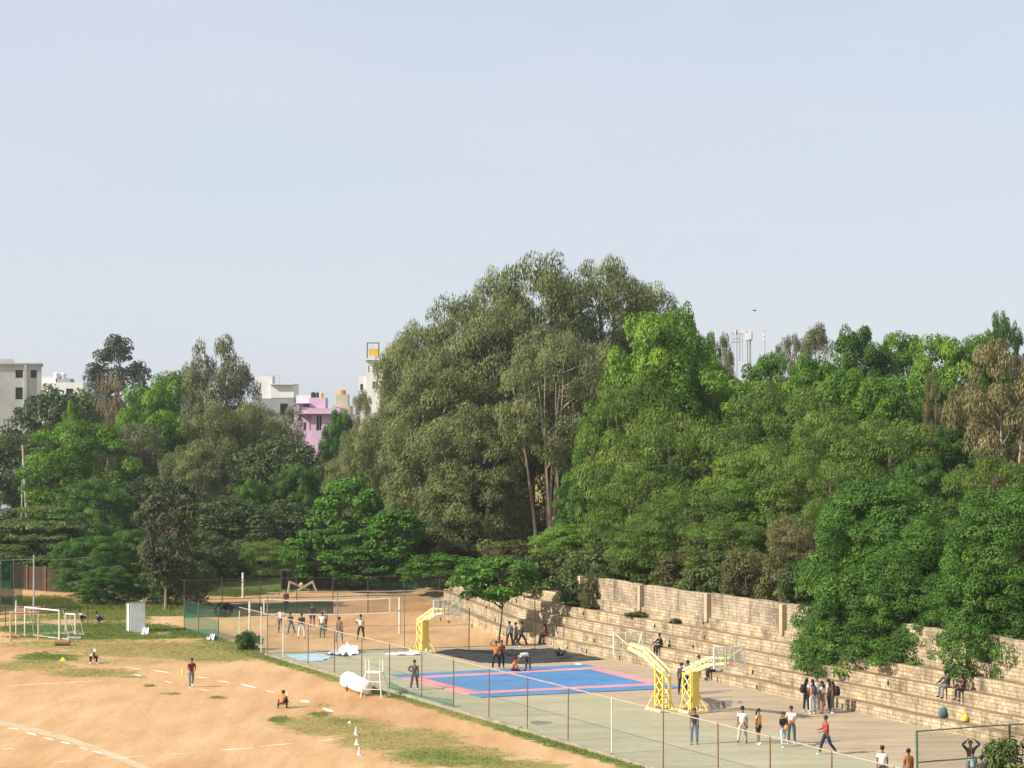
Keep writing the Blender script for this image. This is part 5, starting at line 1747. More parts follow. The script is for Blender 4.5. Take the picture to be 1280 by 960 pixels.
def cone(px, py, h, c, label, r=.11):
    r *= .75; h *= .85
    b = G(px, py)
    t = thing('marker_cone', label, 'cone', (b.x, b.y, 0), group='marker cones on the dirt field')
    m = MB(); m.box((0, 0, 0), (r * 2.3, r * 2.3, .03)); m.build('cone_base', c, t)
    m = MB(); m.tube([(0, 0, .03), (0, 0, h)], [r, r * .25], 10); m.build('cone_body', c, t)
YC = paint('cone_yellow', (.78, .68, .03), .5); WC = paint('cone_white', (.76, .75, .72), .5)
cone(228, 843, .48, YC, 'slim yellow cone beside the bowler in maroon', .09)
cone(79, 826, .26, YC, 'low yellow cone on the grass near the crouching catcher', .24)
cone(445, 919, .50, WC, 'white cone in the dry grass, tallest of three')
cone(449, 944, .42, WC, 'white cone on the dirt nearest the camera')
cone(446, 931, .30, WC, 'white cone tipped low between two others', .14)
cone(437, 904, .14, WC, 'tiny white marker in the dry grass', .1)
cone(359, 873, .42, WC, 'white cone behind the crouching player in orange', .08)

def shed():
    o = G(163, 790.5)
    t = thing('tin_cabin', 'narrow white tin cabin standing in the grass', 'cabin', (o.x, o.y, 0), R(20))
    W = paint('tin_white', (.82, .82, .81), .5, .15, 2); h = 2.1
    m = MB(); m.box((.52, 0, 0), (1.04, .05, h)); m.build('front_panel', W, t)
    m = MB(); m.box((1.02, .7, 0), (.05, 1.3, h)); m.build('side_panel', W, t)
    m = MB(); m.box((-.02, .68, 0), (.05, .5, h - .12)); m.build('door', W, t)
    m = MB(); m.box((-.02, 1.3, 0), (.09, .09, h - .1)); m.box((.5, 1.38, 0), (1.0, .05, h - .1)); m.build('back_panel', W, t)
    m = MB(); m.quad([(-.12, -.1, h + .08), (1.14, -.1, h + .08), (1.14, 1.5, h - .05), (-.12, 1.5, h - .05)]); m.quad([(-.12, -.1, h + .02), (1.14, -.1, h + .02), (1.14, -.1, h + .08), (-.12, -.1, h + .08)]); m.build('roof', GREY_D, t)
shed()

def roller():
    o = G(78, 807)
    t = thing('pitch_roller', 'brown concrete pitch roller lying beside the small goals', 'roller', (o.x, o.y, 0), R(4))
    m = MB(); m.tube([(-.48, 0, .2), (.48, 0, .2)], .2, 16); m.build('drum', paint('brown_concrete', (.30, .17, .095), .9, .2, 3), t)
    m = MB(); m.tube([(-.55, 0, .2), (-.55, .5, .25), (-.1, 1.0, .12), (.1, 1.0, .12), (.55, .5, .25), (.55, 0, .2)], .022, 5); m.build('handle', RUST, t)
    s = thing('cement_slab', 'pale cement slab in the dirt behind the roller', 'slab', (G(92, 798).x, G(92, 798).y, 0))
    m = MB(); m.box((0, 0, 0), (1.0, .8, .08), .1); m.build('slab', CONC, s)
    m = MB(); m.box((-.2, .15, .08), (.3, .2, .05), .4); m.build('lump', CONC, s)
roller()

def trestle():
    o = G(378, 741)
    t = thing('timber_trestle', 'pale timber trestle of crossed beams on the far grass', 'trestle', (o.x, o.y, 0))
    WD = paint('pale_timber', (.50, .43, .33), .8, .2, 3)
    for a, b in (((-1.25, 0, 0), (-1.1, .1, 1.0)), ((1.25, .1, 0), (.85, .1, 1.05))):
        m = MB(); m.tube([a, b], .06, 4, flat=(.13, .13)); m.build('leg', WD, t)
    m = MB(); m.tube([(-1.15, 0, .98), (.6, .3, .2)], .06, 4, flat=(.13, .16)); m.build('beam', WD, t)
    m = MB(); m.tube([(-.6, -.1, .1), (.9, .1, .98)], .06, 4, flat=(.13, .18)); m.build('beam', WD, t)
    m = MB(); m.box((.1, 0, 0), (1.0, .3, .14)); m.build('foot_plank', WD, t)
    b = thing('yellow_ball', 'yellow ball resting on the timber trestle', 'ball', (o.x - .1, o.y + .1, .62))
    m = MB(); m.ball((0, 0, .11), .16); m.build('ball', paint('ball_yellow', (.75, .6, .2), .6), b, smooth=True)
    m = MB(); m.tube([(-.1, 0, -.35), (0, 0, 0)], .03, 5); m.build('stick', WD, b)
trestle()

def bird():
    p = P(943, 388.5, 240)
    t = thing('bird', 'small dark bird gliding in the open sky above the ridge', 'bird', (p.x, p.y, p.z), R(30))
    m = MB(); m.tube([(-.26, 0, 0), (-.1, 0, .01), (.08, 0, .02), (.2, 0, .015), (.27, 0, 0)], [.01, .05, .07, .04, .01], 7)
    for s in (-1, 1):
        m.quad([(.1, s * .04, .03), (-.08, s * .04, .03), (-.06, s * .3, .14), (.07, s * .3, .15)])
        m.quad([(.07, s * .3, .15), (-.06, s * .3, .14), (-.09, s * .55, .06), (-.02, s * .55, .06)])
    m.quad([(-.22, -.02, 0), (-.22, .02, 0), (-.38, .07, 0), (-.38, -.07, 0)])
    m.build('body', paint('bird_grey', (.10, .10, .11), .7), t)
bird()
# ------------------------------------------------------------------ people
SKIN_A = paint('skin_brown', (.23, .115, .065), .55, .08, 6)
SKIN_B = paint('skin_tan', (.33, .18, .11), .55, .08, 6)
HAIR = paint('black_hair', (.012, .010, .009), .45, .2, 8)
def cloth(name, c): return paint('cloth_' + name, c, .85, .16, 5)
C = dict(white=cloth('white', (.74, .74, .73)), black=cloth('black', (.022, .022, .025)), navy=cloth('navy', (.025, .032, .06)), denim=cloth('denim', (.10, .17, .26)),
         pale_denim=cloth('pale_denim', (.42, .48, .54)), grey=cloth('grey', (.22, .23, .25)), dark_grey=cloth('dark_grey', (.06, .065, .07)), beige=cloth('beige', (.45, .40, .33)),
         orange=cloth('orange', (.72, .22, .07)), amber=cloth('amber', (.66, .36, .12)), red=cloth('red', (.40, .035, .035)), maroon=cloth('maroon', (.17, .025, .03)), brown=cloth('brown', (.34, .15, .05)),
         teal=cloth('teal', (.05, .12, .13)), light_blue=cloth('light_blue', (.40, .52, .66)), pink=cloth('pink', (.62, .20, .24)), plaid=cloth('plaid', (.34, .19, .19)), cream=cloth('cream', (.60, .52, .42)),
         slate=cloth('slate', (.16, .18, .21)), yellow=cloth('yellow', (.72, .55, .08)))
_skinned = []

def skin_obj(name, verts, edges, radii, mat, parent, sub=1, root=0):
    me = bpy.data.meshes.new(name)
    me.from_pydata([tuple(v) for v in verts], edges, [])
    me.materials.append(mat)
    o = link_mesh(name, me, parent)
    md = o.modifiers.new('skin', 'SKIN'); md.use_smooth_shade = True; md.branch_smoothing = .6
    sv = me.skin_vertices[0].data if me.skin_vertices else None
    if sv is None:
        raise RuntimeError('no skin layer')
    for i, r in enumerate(radii): sv[i].radius = (r, r)
    for i in range(len(radii)): sv[i].use_root = (i == root)
    if sub:
        s = o.modifiers.new('sub', 'SUBSURF'); s.levels = sub; s.render_levels = sub
    _skinned.append(o)
    return o

def bake_skins():
    bpy.context.view_layer.update()
    dg = bpy.context.evaluated_depsgraph_get()
    done = []
    for o in _skinned:
        done.append((o, bpy.data.meshes.new_from_object(o.evaluated_get(dg))))
    for o, me in done:
        me.polygons.foreach_set('use_smooth', [True] * len(me.polygons))
        o.modifiers.clear(); o.data = me

def rotx(v, a):
    return Vector((v.x, v.y * math.cos(a) - v.z * math.sin(a), v.y * math.sin(a) + v.z * math.cos(a)))

ARMS = {  # (upper arm direction, forearm direction) for the +x side; forward is +y, up +z
    'down': ((.11, .03, -1), (.02, .22, -1)), 'back': ((.13, -.22, -1), (.04, .08, -1)), 'swing': ((.1, .45, -1), (.05, .9, -.6)),
    'front': ((.14, .35, -1), (-.55, 1, .05)), 'hold': ((.16, .30, -1), (-.55, 1, -.35)), 'head': ((.85, .25, .75), (-.95, -.1, .75)), 'chin': ((.15, .5, -1), (-.35, .75, .9)),
    'knee': ((.1, .75, -.8), (-.05, 1, -.5)), 'reach': ((.05, .5, -.9), (.0, .6, -.8)), 'cross': ((.3, .3, -1), (-1, .75, .2)), 'ground': ((.1, .25, -1), (.0, .25, -1)), 'hip': ((.7, -.15, -.8), (-.75, .35, -.5)),
    'wave': ((.6, .5, .3), (.1, .4, 1)),
}

def person(label, loc, face, shirt, pants, pose='stand', arms=('down', 'down'), h=1.7, hair='short', sleeve='short', shoe='black', bend=0.0, legs=None, skin='A', skirt=False, shorts=False, group=None, seat=None, head_turn=0.0, head_tip=0.0, extra=None, female=False):
    """face: compass heading in degrees of where the figure looks, 0 = towards the camera, 90 = to the right, 180 = away, 270 = left"""
    S = h / 1.7
    rz = R(face) + math.pi           # local +y turned to the wanted heading
    t = thing('person', label, 'person', loc, rz, group)
    sk = SKIN_A if skin == 'A' else SKIN_B
    V, E, RAD = [], [], []
    def add(p, r, par=None):
        V.append(Vector(p)); RAD.append(r * S)
        if par is not None: E.append((par, len(V) - 1))
        return len(V) - 1
    LEG = {'stand': ((3, 2, 4), (-3, 3, 4)), 'walk': ((22, 8, 4), (-18, 22, 4)), 'stride': ((32, 14, 6), (-22, 20, 6)), 'squat': ((118, 138, 12), (112, 135, 14)), 'sit': ((86, 88, 6), (82, 80, 7)),
           'ground': ((95, 60, 10), (80, 90, 16)), 'bow': ((8, 4, 5), (-6, 4, 6)), 'lean': ((10, 4, 5), (0, 4, 5)), 'wide': ((4, 2, 11), (-2, 2, 11)), 'bowl': ((28, 30, 4), (-6, 8, 4))}[pose] if legs is None else legs
    thigh, shank = .43 * S, .41 * S
    bend = R(bend if bend else {'squat': 48, 'sit': 14, 'ground': 22, 'bow': 88}.get(pose, 3))
    hipw = .092 * S if not female else .10 * S
    # legs first, to know how high the pelvis is
    chain = []
    for side, (fl, kn, ab) in zip((1, -1), LEG):
        a, k, b = R(fl), R(fl - kn), R(ab)
        d1 = Vector((side * math.sin(b), math.sin(a) * math.cos(b), -math.cos(a) * math.cos(b)))
        d2 = Vector((side * math.sin(b) * .4, math.sin(k), -math.cos(k)))
        chain.append((side, d1.normalized(), d2.normalized()))
    low = min((d1 * thigh + d2 * shank).z for _, d1, d2 in chain)
    pz = -low + .075 * S + .03 * S
    if seat is not None: pz = seat + .10 * S
    if pose == 'ground': pz = .12 * S
    pel = Vector((0, 0, pz))
    up = Vector((0, math.sin(bend), math.cos(bend)))
    fw = Vector((0, math.cos(bend), -math.sin(bend)))
    X = Vector((1, 0, 0))
    i_p = add(pel, .115)
    sp = pel + up * .14 * S; i_s = add(sp, .108, i_p)
    ch = pel + up * .34 * S; i_c = add(ch, .125, i_s)
    nk = pel + up * .505 * S; i_n = add(nk, .058, i_c)
    hd_up = (up * .75 + Vector((0, 0, .45)) if pose not in ('bow',) else up * .8 + fw * -.1).normalized()
    hd_up = (hd_up + fw * head_tip).normalized()
    hb = nk + hd_up * .07 * S; i_h = add(hb, .056, i_n)
    hf = (fw - hd_up * fw.dot(hd_up)).normalized()
    ht = R(head_turn); hf = (hf * math.cos(ht) + X * math.sin(ht)).normalized()
    hc = nk + hd_up * .155 * S + hf * .012 * S; i_hc = add(hc, .088, i_h)
    i_ht = add(nk + hd_up * .235 * S, .066, i_hc)
    jaw = add(nk + hd_up * .10 * S + hf * .055 * S, .038, i_hc)
    nose = add(hc + hf * .098 * S - hd_up * .005 * S, .014, i_hc)
    hx = hf.cross(hd_up).normalized()
    for s in (-1, 1): add(hc + hx * (.088 * S * s), .018, i_hc)
    joints = {}
    for side, d1, d2 in chain:
        hip = pel + X * (side * hipw) + Vector((0, 0, -.03 * S))
        kn = hip + d1 * thigh; an = kn + d2 * shank
        i1 = add(hip, .092, i_p); im = add(hip.lerp(kn, .5), .074, i1); i2 = add(kn, .056, im); ic = add(kn.lerp(an, .35) , .056, i2); i3 = add(an, .037, ic)
        fd = Vector((side * .12, 1, 0)).normalized()
        if pose == 'ground': fd = Vector((side * .2, .8, .55)).normalized()
        i4 = add(an + fd * .07 * S + Vector((0, 0, -.055 * S)), .033, i3); i5 = add(an + fd * .15 * S + Vector((0, 0, -.065 * S)), .026, i4)
        joints[side] = (hip, kn, an, fd)
    sh_w = (.152 if female else .172) * S
    armj = {}
    for side, nm in zip((1, -1), arms):
        u, f = ARMS[nm]
        u = Vector((u[0] * side, u[1], u[2])).normalized(); f = Vector((f[0] * side, f[1], f[2])).normalized()
        if pose not in ('bow', 'squat', 'sit', 'ground'):
            u, f = rotx(u, -bend), rotx(f, -bend)
        shd = pel + up * .445 * S + X * (side * sh_w)
        el = shd + u * .28 * S; wr = el + f * .25 * S
        j0 = add(shd, .062, i_c); j1 = add(shd.lerp(el, .55), .047, j0); j2 = add(el, .040, j1); j3 = add(wr, .028, j2)
        pa = wr + f * .055 * S; j4 = add(pa, .030, j3)
        # four fingers of different lengths and a thumb leaving the side of the palm
        pn = f.cross(X * side if abs(f.dot(X)) < .8 else Vector((0, 0, 1))).normalized()
        wd = f.cross(pn).normalized()
        for q, ln in ((-1.4, .066), (-.5, .078), (.45, .080), (1.35, .070)):
            r0 = add(pa + wd * (q * .014 * S) + f * .035 * S, .0095, j4)
            r1 = add(V[r0] + (f * .8 + pn * .25) * ln * .55 * S, .009, r0)
            add(V[r1] + (f * .55 + pn * .6) * ln * .5 * S, .008, r1)
        th = add(wr + f * .03 * S - wd * .032 * S, .011, j3)
        add(V[th] + (f * .8 - wd * .5 + pn * .3) * .05 * S, .009, th)
        armj[side] = (shd, el, wr, pa)
    skin_obj('body', V, E, RAD, sk, t)
    # shirt
    v, e, rr = [], [], []
    def ad(p, r, par=None):
        v.append(Vector(p)); rr.append(r * S)
        if par is not None: e.append((par, len(v) - 1))
        return len(v) - 1
    hem = -.07 if not skirt else -.01
    a0 = ad(pel + up * hem * S, .158 if hem < -.03 else .132); a1 = ad(sp, .148, a0); a2 = ad(ch, .155, a1); a3 = ad(pel + up * .45 * S, .085, a2); ad(pel + up * .485 * S, .066, a3)
    for s in (1, -1):
        shd, el, wr, pa = armj[s]
        b0 = ad(shd, .070, a2); b1 = ad(shd.lerp(el, .62), .060, b0)
        if sleeve == 'long':
            b2 = ad(el, .056, b1); ad(wr - (wr - el) * .06, .042, b2)
    skin_obj('shirt', v, e, rr, C[shirt], t)
    # trousers, shorts or skirt
    v, e, rr = [], [], []
    a0 = ad(pel + Vector((0, 0, .0)), .130); ad(pel + up * .07 * S, .126, a0)
    if skirt:
        k0 = (joints[1][1] + joints[-1][1]) / 2
        a1 = ad(pel.lerp(k0, .5), .165, a0); a2 = ad(k0, .20, a1); ad(k0 + (joints[1][2] - joints[1][1]) * .45, .215, a2)
    else:
        for s in (1, -1):
            hip, kn, an, fd = joints[s]
            b0 = ad(hip, .104, a0); b1 = ad(hip.lerp(kn, .5), .090, b0)
            if shorts: ad(hip.lerp(kn, .85), .088, b1)
            else:
                b2 = ad(kn, .074, b1); b3 = ad(kn.lerp(an, .4), .070, b2); ad(kn.lerp(an, .96), .060, b3)
    skin_obj('skirt' if skirt else ('shorts' if shorts else 'trousers'), v, e, rr, C[pants], t)
    for s in (1, -1):
        hip, kn, an, fd = joints[s]
        v, e, rr = [], [], []
        b0 = ad(an + fd * -.035 * S + Vector((0, 0, -.045 * S)), .044); b1 = ad(an + fd * .06 * S + Vector((0, 0, -.058 * S)), .046, b0); ad(an + fd * .165 * S + Vector((0, 0, -.068 * S)), .036, b1)
        skin_obj('shoe', v, e, rr, C[shoe], t)
    # hair: a cap of hair over the skull, with a fall or a tail behind
    m = MB()
    m.ball(hc + hd_up * .034 * S - hf * .024 * S, .098 * S, seg=12, rings=8)
    if hair == 'long':
        m.tube([hc - hf * .06 * S, nk - hf * .085 * S + hd_up * .02 * S, nk - up * .10 * S - hf * .10 * S, nk - up * .20 * S - hf * .11 * S], [.07 * S, .085 * S, .075 * S, .02 * S], 8)
    elif hair == 'tail':
        m.tube([hc - hf * .08 * S, nk - hf * .14 * S + hd_up * .07 * S, nk - up * .06 * S - hf * .13 * S, nk - up * .16 * S - hf * .11 * S], [.05 * S, .045 * S, .035 * S, .01 * S], 7)
    if hair == 'cap':
        m.tube([hc + hd_up * .06 * S + hf * .03 * S, hc + hd_up * .05 * S + hf * .17 * S], [.075 * S, .055 * S], 8, flat=(.15 * S, .02 * S))
    m.build('cap' if hair == 'cap' else 'hair', C['white'] if hair == 'cap' else HAIR, t, smooth=True)
    # eyes and mouth
    m = MB()
    for s in (-1, 1): m.ball(hc + hf * .082 * S + hx * (.034 * S * s) + hd_up * .012 * S, .012 * S, seg=6, rings=4)
    m.build('eyes', HAIR, t)
    t['_h'] = pz
    del t['_h']
    return t, dict(pel=pel, ch=ch, up=up, fw=fw, arm=armj, hc=hc, leg=joints)

def foot(px, py, z=0.0):
    p = G(px, py, z); return (p.x, p.y, z)

def basketball(t, info, label):
    """held at the waist by the last figure: a thing of its own"""
    a = (info['arm'][1][3] + info['arm'][-1][3]) / 2 + info['fw'] * .07
    bpy.context.view_layer.update()
    w = t.matrix_world @ a
    b = thing('basketball', label, 'ball', w)
    m = MB(); m.ball((0, 0, 0), .122, seg=16, rings=10); o = m.build('ball', paint('ball_orange', (.62, .25, .09), .7), b, smooth=True)
    m = MB()
    for ax in range(2):
        pts = [Vector((math.cos(q) * .1235, 0, math.sin(q) * .1235)) if ax else Vector((math.cos(q) * .1235, math.sin(q) * .1235, 0)) for q in np.linspace(0, 2 * math.pi, 20)]
        m.tube(pts, .003, 4, cap=False)
    m.build('seam', HAIR, b)

def backpack(t, info, label, mat, s=1.0, off=-.2):
    p = info['ch'] - info['fw'] * .20 - info['up'] * .08
    bpy.context.view_layer.update()
    w = t.matrix_world @ p
    b = thing('backpack', label, 'backpack', (w.x, w.y, w.z), t.rotation_euler[2])
    m = MB(); n = 12
    prof = [(-.24, .10), (-.22, .15), (0, .165), (.14, .15), (.2, .10), (.215, .03)]
    for z, r in prof: pass
    m.tube([(0, 0, z * s) for z, r in prof], [r * s for z, r in prof], n)
    m.build('bag', mat, b, smooth=True)
    m = MB(); m.box((0, -.13 * s, -.18 * s), (.2 * s, .07 * s, .2 * s)); m.build('front_pocket', mat, b)
    m = MB()
    for x in (-.09, .09): m.tube([(x, .06, .17 * s), (x, .2, .22 * s), (x, .26, .0), (x, .08, -.2 * s)], .018, 4, flat=(.05, .02))
    m.build('strap', mat, b)

GV = 'players on the dirt volleyball court'
GC = 'people on the concrete court'
GT = 'people along the terraces'
GF = 'cricketers on the dirt field'
Cz = CZ
# concrete court, near
person('woman in black top and blue jeans facing the camera, under the double hoops', foot(868, 930.5, Cz), 0, 'black', 'denim', arms=('back', 'back'), h=1.66, hair='long', female=True, skin='B', group=GC)
person('man in white shirt and beige trousers seen from behind', foot(928, 929, Cz), 165, 'white', 'beige', 'walk', h=1.74, group=GC, arms=('down', 'down'))
person('woman in amber top and black shorts beside the man in beige trousers', foot(948, 930, Cz), 55, 'amber', 'black', arms=('back', 'down'), h=1.62, hair='tail', female=True, shoe='white', shorts=True, skin='B', group=GC)
a = person('woman in black sweatshirt and pale jeans holding a ball', foot(979, 933, Cz), 15, 'black', 'pale_denim', 'walk', arms=('hold', 'hold'), h=1.6, hair='long', sleeve='long', female=True, shoe='white', skin='B', group=GC)
basketball(*a, 'orange basketball held by the woman in black sweatshirt')
a = person('man in white shirt and dark jeans holding a ball, head bent', foot(989.5, 929.5, Cz), 340, 'white', 'teal', arms=('hold', 'hold'), h=1.74, shoe='white', head_tip=.35, skin='B', group=GC)
basketball(*a, 'orange basketball held by the man in white shirt and dark jeans')
person('man in red shirt striding left in white soled shoes', foot(1033, 943, Cz), 285, 'red', 'navy', 'walk', arms=('front', 'hold'), h=1.76, shoe='white', group=GC)
person('man in white shirt cut off by the bottom edge of the picture', foot(1103, 985, Cz), 170, 'white', 'navy', h=1.7, group=GC)
person('man in brown shirt cut off by the bottom edge of the picture', foot(1136, 990, Cz), 200, 'brown', 'black', h=1.72, group=GC)
person('man in black with both hands on his head by the green fence', foot(1213, 979, Cz), 10, 'black', 'denim', arms=('head', 'head'), sleeve='long', h=1.74, group=GC)
person('person in light blue shirt close in front of the man with hands on head', foot(1216, 986, Cz), 200, 'light_blue', 'denim', h=1.56, group=GC)
person('dark haired head just above the bottom edge by the corner shrub', foot(1227, 996, Cz), 180, 'dark_grey', 'black', h=1.62, group=GC)
# group at the foot of the terraces
a = person('woman in white top and black trousers at the left of the huddle', foot(1008, 889, Cz), 120, 'white', 'black', arms=('down', 'hold'), h=1.66, hair='long', female=True, shoe='white', group=GT)
backpack(*a, 'black backpack worn by the woman in white and black at the huddle', C['black'])
a = person('woman in pink top and pale jeans with back turned in the huddle', foot(1016, 892, Cz), 195, 'pink', 'pale_denim', arms=('down', 'hold'), h=1.72, hair='long', female=True, shoe='white', group=GT)
backpack(*a, 'grey black backpack hanging low on the woman in pink', C['dark_grey'], .9)
person('person in white shirt at the back of the huddle', foot(1021, 886.5, Cz), 20, 'white', 'pale_denim', h=1.7, group=GT)
person('woman in white top and plaid skirt in the huddle', foot(1028, 891.5, Cz), 250, 'white', 'plaid', arms=('hold', 'hold'), h=1.64, hair='long', female=True, skirt=True, group=GT)
person('woman in cream top and black trousers facing the huddle', foot(1036, 889.5, Cz), 250, 'cream', 'black', arms=('hold', 'down'), h=1.66, hair='long', female=True, skin='B', group=GT)
a = person('woman in dark brown top and slate jeans with a backpack, right of the huddle', foot(1041, 891, Cz), 265, 'dark_grey', 'slate', 'lean', arms=('hold', 'down'), h=1.6, hair='long', female=True, shoe='white', group=GT)
backpack(*a, 'big black backpack on the woman at the right of the huddle', C['black'], 1.1)

def on_step(px, py, k):
    """a seat point on the edge of terrace k (1 = lowest) shown at photo point px"""
    z = k * STEP_H
    p = G(px, py, z)
    # slide along the ray's column to the step's front edge
    t = t_on(px, Vector((B0.x + N1.x * ((k - 1) * STEP_W + .18), B0.y + N1.y * ((k - 1) * STEP_W + .18), 0)), D1)
    q = B0 + N1 * ((k - 1) * STEP_W + .18) + D1 * t
    return (q.x, q.y, z)
OUT = math.degrees(math.atan2(-N1.x, N1.y))     # heading of someone facing out from the terraces
FACE_OUT = 295
def seated(label, px, py, k, shirt, pants, **kw):
    p = on_step(px, py, k)
    kw.setdefault('arms', ('knee', 'knee'))
    hgt = kw.pop('h', 1.68)
    th = .43 * hgt / 1.7
    return person(label, (p[0], p[1], p[2]), kw.pop('face', FACE_OUT), shirt, pants, 'sit', h=hgt, seat=0.0, group=GT, **kw)
# around the double hoops
person('man in charcoal shirt standing with back turned beyond the double hoops', foot(852, 868, Cz), 160, 'dark_grey', 'black', h=1.72, sleeve='long', group=GT)
person('man in white shirt standing beside the charcoal shirt man', foot(860, 866, Cz), 200, 'white', 'black', h=1.76, arms=('down', 'wave'), group=GT)
seated('person in white shirt leaning forward on the lowest seat', 893, 858, 1, 'white', 'black', face=275, bend=42)
seated('person in black on the lowest seat behind the hoop arm', 879, 853, 1, 'black', 'slate', face=265, bend=25)
a = seated('person in black seated alone left of the double hoops', 827, 836, 2, 'black', 'black', sleeve='long')
seated('person in maroon seated at the shaded end of the terraces', 683, 806, 1, 'maroon', 'black', face=285, hair='long')
seated('person in dark blue seated high on the terraces under the tree', 1193, 860, 4, 'slate', 'navy', sleeve='long')
seated('person in dark jacket seated below the one in dark blue', 1185, 879, 3, 'dark_grey', 'grey', sleeve='long')
seated('long haired person in black seated low on the right terraces', 1205, 887, 3, 'black', 'black', hair='long', face=300, h=1.6)
def bag(px, py, k, mat, label, s=1.0):
    p = on_step(px, py, k)
    b = thing('bag', label, 'bag', (p[0] + N1.x * .45, p[1] + N1.y * .45, p[2] + .005), HEAD)
    m = MB(); m.tube([(0, 0, 0), (0, 0, .08 * s), (0, 0, .24 * s), (0, 0, .36 * s), (0, 0, .40 * s)], [.15 * s, .2 * s, .19 * s, .13 * s, .03 * s], 10); m.build('sack', mat, b, smooth=True)
    m = MB(); m.tube([(-.08 * s, 0, .36 * s), (-.05 * s, 0, .47 * s), (.05 * s, 0, .47 * s), (.08 * s, 0, .36 * s)], .014, 5); m.build('handle', mat, b)
bag(1170, 898, 1, C['teal'], 'teal rucksack on the lowest terrace at the right', 1.15)
bag(1197, 903, 1, C['yellow'], 'yellow bag on the lowest terrace at the right', .9)
def weed(px, py, k, hw, h, label):
    q = on_step(px, py, k)
    tree('weed', 'shrub', q[0] + N1.x * .4, q[1] + N1.y * .4, q[2] + h, hw, label, 'weed', 'weeds rooted on the terraces', z_base=q[2], sink=.02)
weed(716, 782, 4, .8, .45, 'low green weed on an upper terrace in the shade, left of the hoops')
weed(735, 785, 4, .6, .3, 'straggling weed on the same upper terrace as the larger shaded weed')
weed(792, 786, 4, .9, .35, 'bright green weed on the terrace above the glass backboard')
weed(838, 790, 4, .4, .3, 'small weed tuft on the upper terrace under the second wall pillar')
# blue mat
person('man in dark grey tracksuit walking away at the left edge of the mat', foot(518, 862.5, Cz), 170, 'dark_grey', 'dark_grey', 'walk', arms=('down', 'hip'), sleeve='long', shoe='white', group=GC)
person('person in orange top with both arms raised to the head', foot(620, 836.5, Cz), 5, 'orange', 'black', 'wide', arms=('head', 'head'), shoe='white', group=GC)
person('person in black standing close behind the raised arms of the orange top', foot(627, 835, Cz), 10, 'maroon', 'black', h=1.66, arms=('chin', 'down'), group=GC)
person('person in orange top sitting on the edge of the mat', foot(640, 838.5, Cz + .045), 75, 'orange', 'black', 'ground', arms=('knee', 'ground'), group=GC)
person('person in white shirt bending down over the mat', foot(660, 838, Cz + .045), 285, 'white', 'dark_grey', 'bow', arms=('reach', 'reach'), h=1.7, group=GC)
GJ = 'three friends under the almond tree'
person('person in pale grey jacket, left of three under the almond tree', foot(637, 809, 0), 190, 'grey', 'black', 'wide', sleeve='long', h=1.72, group=GJ)
person('person in slate jacket and white shoes, middle of three under the almond tree', foot(645, 809.5, 0), 250, 'slate', 'black', 'walk', sleeve='long', shoe='white', group=GJ)
person('person in dark jacket stepping right, last of three under the almond tree', foot(652, 808.5, 0), 95, 'dark_grey', 'black', 'stride', sleeve='long', h=1.76, group=GJ)
# volleyball court
person('player in black and white shirt at the left of the net', foot(351, 790), 350, 'white', 'dark_grey', h=1.72, arms=('down', 'hip'), group=GV)
person('player in dark top and teal trousers crouching slightly by the net', foot(364, 793), 340, 'black', 'teal', 'walk', h=1.62, arms=('front', 'front'), bend=18, group=GV)
person('player in navy shirt and white trousers with back turned', foot(377, 798), 180, 'navy', 'white', 'wide', h=1.75, group=GV)
person('player in navy shirt and dark shorts across the net', foot(390.5, 784), 5, 'navy', 'dark_grey', shorts=True, h=1.74, group=GV)
person('player in white shirt and teal trousers in midcourt', foot(403, 796.5), 175, 'white', 'teal', h=1.74, group=GV)
person('player whose dark head shows over the white shirt in midcourt', foot(405.5, 789), 10, 'grey', 'dark_grey', h=1.74, group=GV)
person('player in ochre shirt and blue jeans with back turned', foot(424, 803), 170, 'brown', 'denim', 'wide', h=1.72, group=GV)
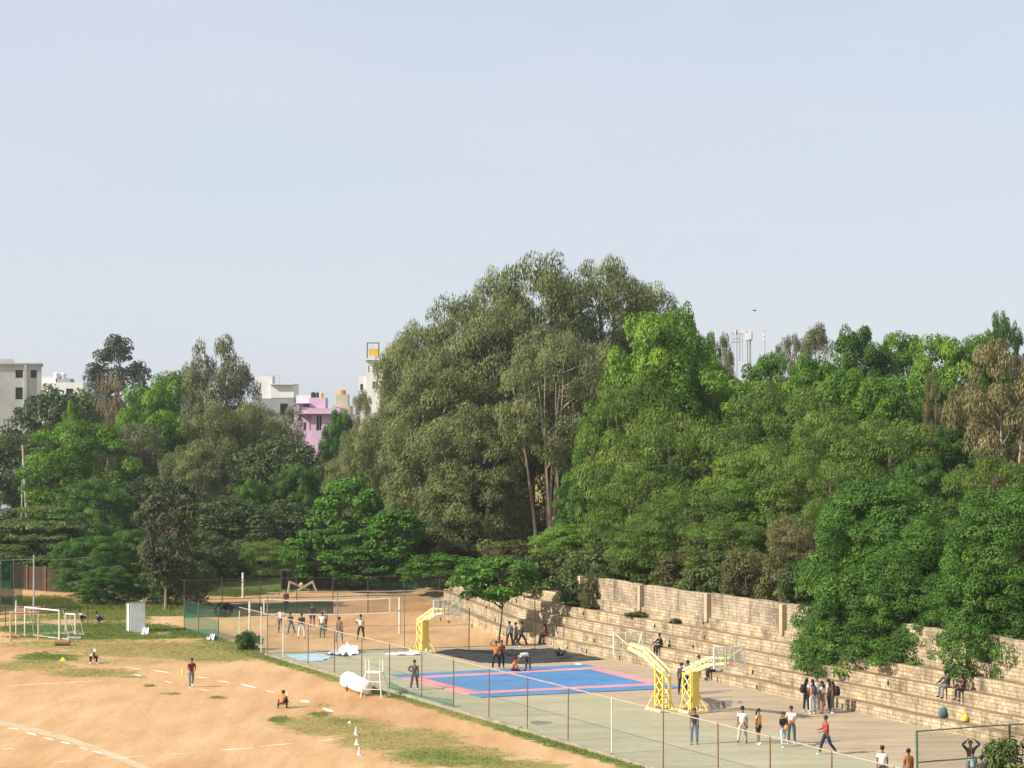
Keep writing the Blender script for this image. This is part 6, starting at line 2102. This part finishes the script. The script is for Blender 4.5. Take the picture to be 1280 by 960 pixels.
person('player in white shirt and black trousers at the right of the net', foot(451, 800), 180, 'white', 'black', 'wide', h=1.74, arms=('down', 'hip'), group=GV)
person('player in maroon shirt walking on the far dirt pitch', foot(357.5, 765), 20, 'maroon', 'black', 'walk', h=1.76, group=GV)
# cricket field
person('catcher crouching in white shirt and white helmet', foot(114, 829), 40, 'white', 'black', 'squat', arms=('knee', 'knee'), hair='cap', shoe='white', group=GF)
person('bowler in maroon shirt and grey trousers leaning forward', foot(239, 859), 20, 'maroon', 'slate', 'walk', arms=('hold', 'hold'), bend=18, shoe='white', h=1.72, group=GF)
person('player in orange bib squatting on the dirt with back turned', foot(352, 886), 175, 'orange', 'black', 'squat', arms=('knee', 'knee'), group=GF)
person('spectator in white shirt sitting in the shade by the far nets', foot(107, 777), 300, 'white', 'black', 'squat', arms=('knee', 'knee'), group=GF)
person('spectator in pale grey sitting in the shade under the low tree', foot(128, 779), 300, 'grey', 'black', 'squat', arms=('knee', 'knee'), group=GF)
def tyre(px, py, label):
    b = G(px, py)
    t = thing('tyre', label, 'tyre', (b.x, b.y, 0), R(20))
    m = MB(); n = 18
    for r_, w in ((.42, .16),):
        m.tube([(.42 * math.cos(2 * math.pi * i / n), 0, .58 + .42 * math.sin(2 * math.pi * i / n)) for i in range(n + 1)], .15, 7, cap=False)
    m.build('tread', paint('rubber', (.018, .018, .018), .8), t)
tyre(275.5, 771.5, 'black tyre standing behind the green net, left one')
tyre(282.5, 771.5, 'black tyre standing behind the green net, right one')
bake_skins()
# ------------------------------------------------------------------ thin haze over the whole place
def haze():
    m = bpy.data.materials.new('haze_air'); m.use_nodes = True
    nt = m.node_tree; nt.nodes.clear()
    out = node(nt, 'ShaderNodeOutputMaterial'); v = node(nt, 'ShaderNodeVolumePrincipled')
    v.inputs['Color'].default_value = (.86, .91, 1.0, 1)
    v.inputs['Density'].default_value = 0.00015
    v.inputs['Anisotropy'].default_value = 0.3
    nt.links.new(v.outputs['Volume'], out.inputs['Volume'])
    mb = MB(); mb.box((0, 2400, -2), (9200, 6400, 62))
    o = mb.build('haze', m)
    tag(o, kind='stuff')
haze()
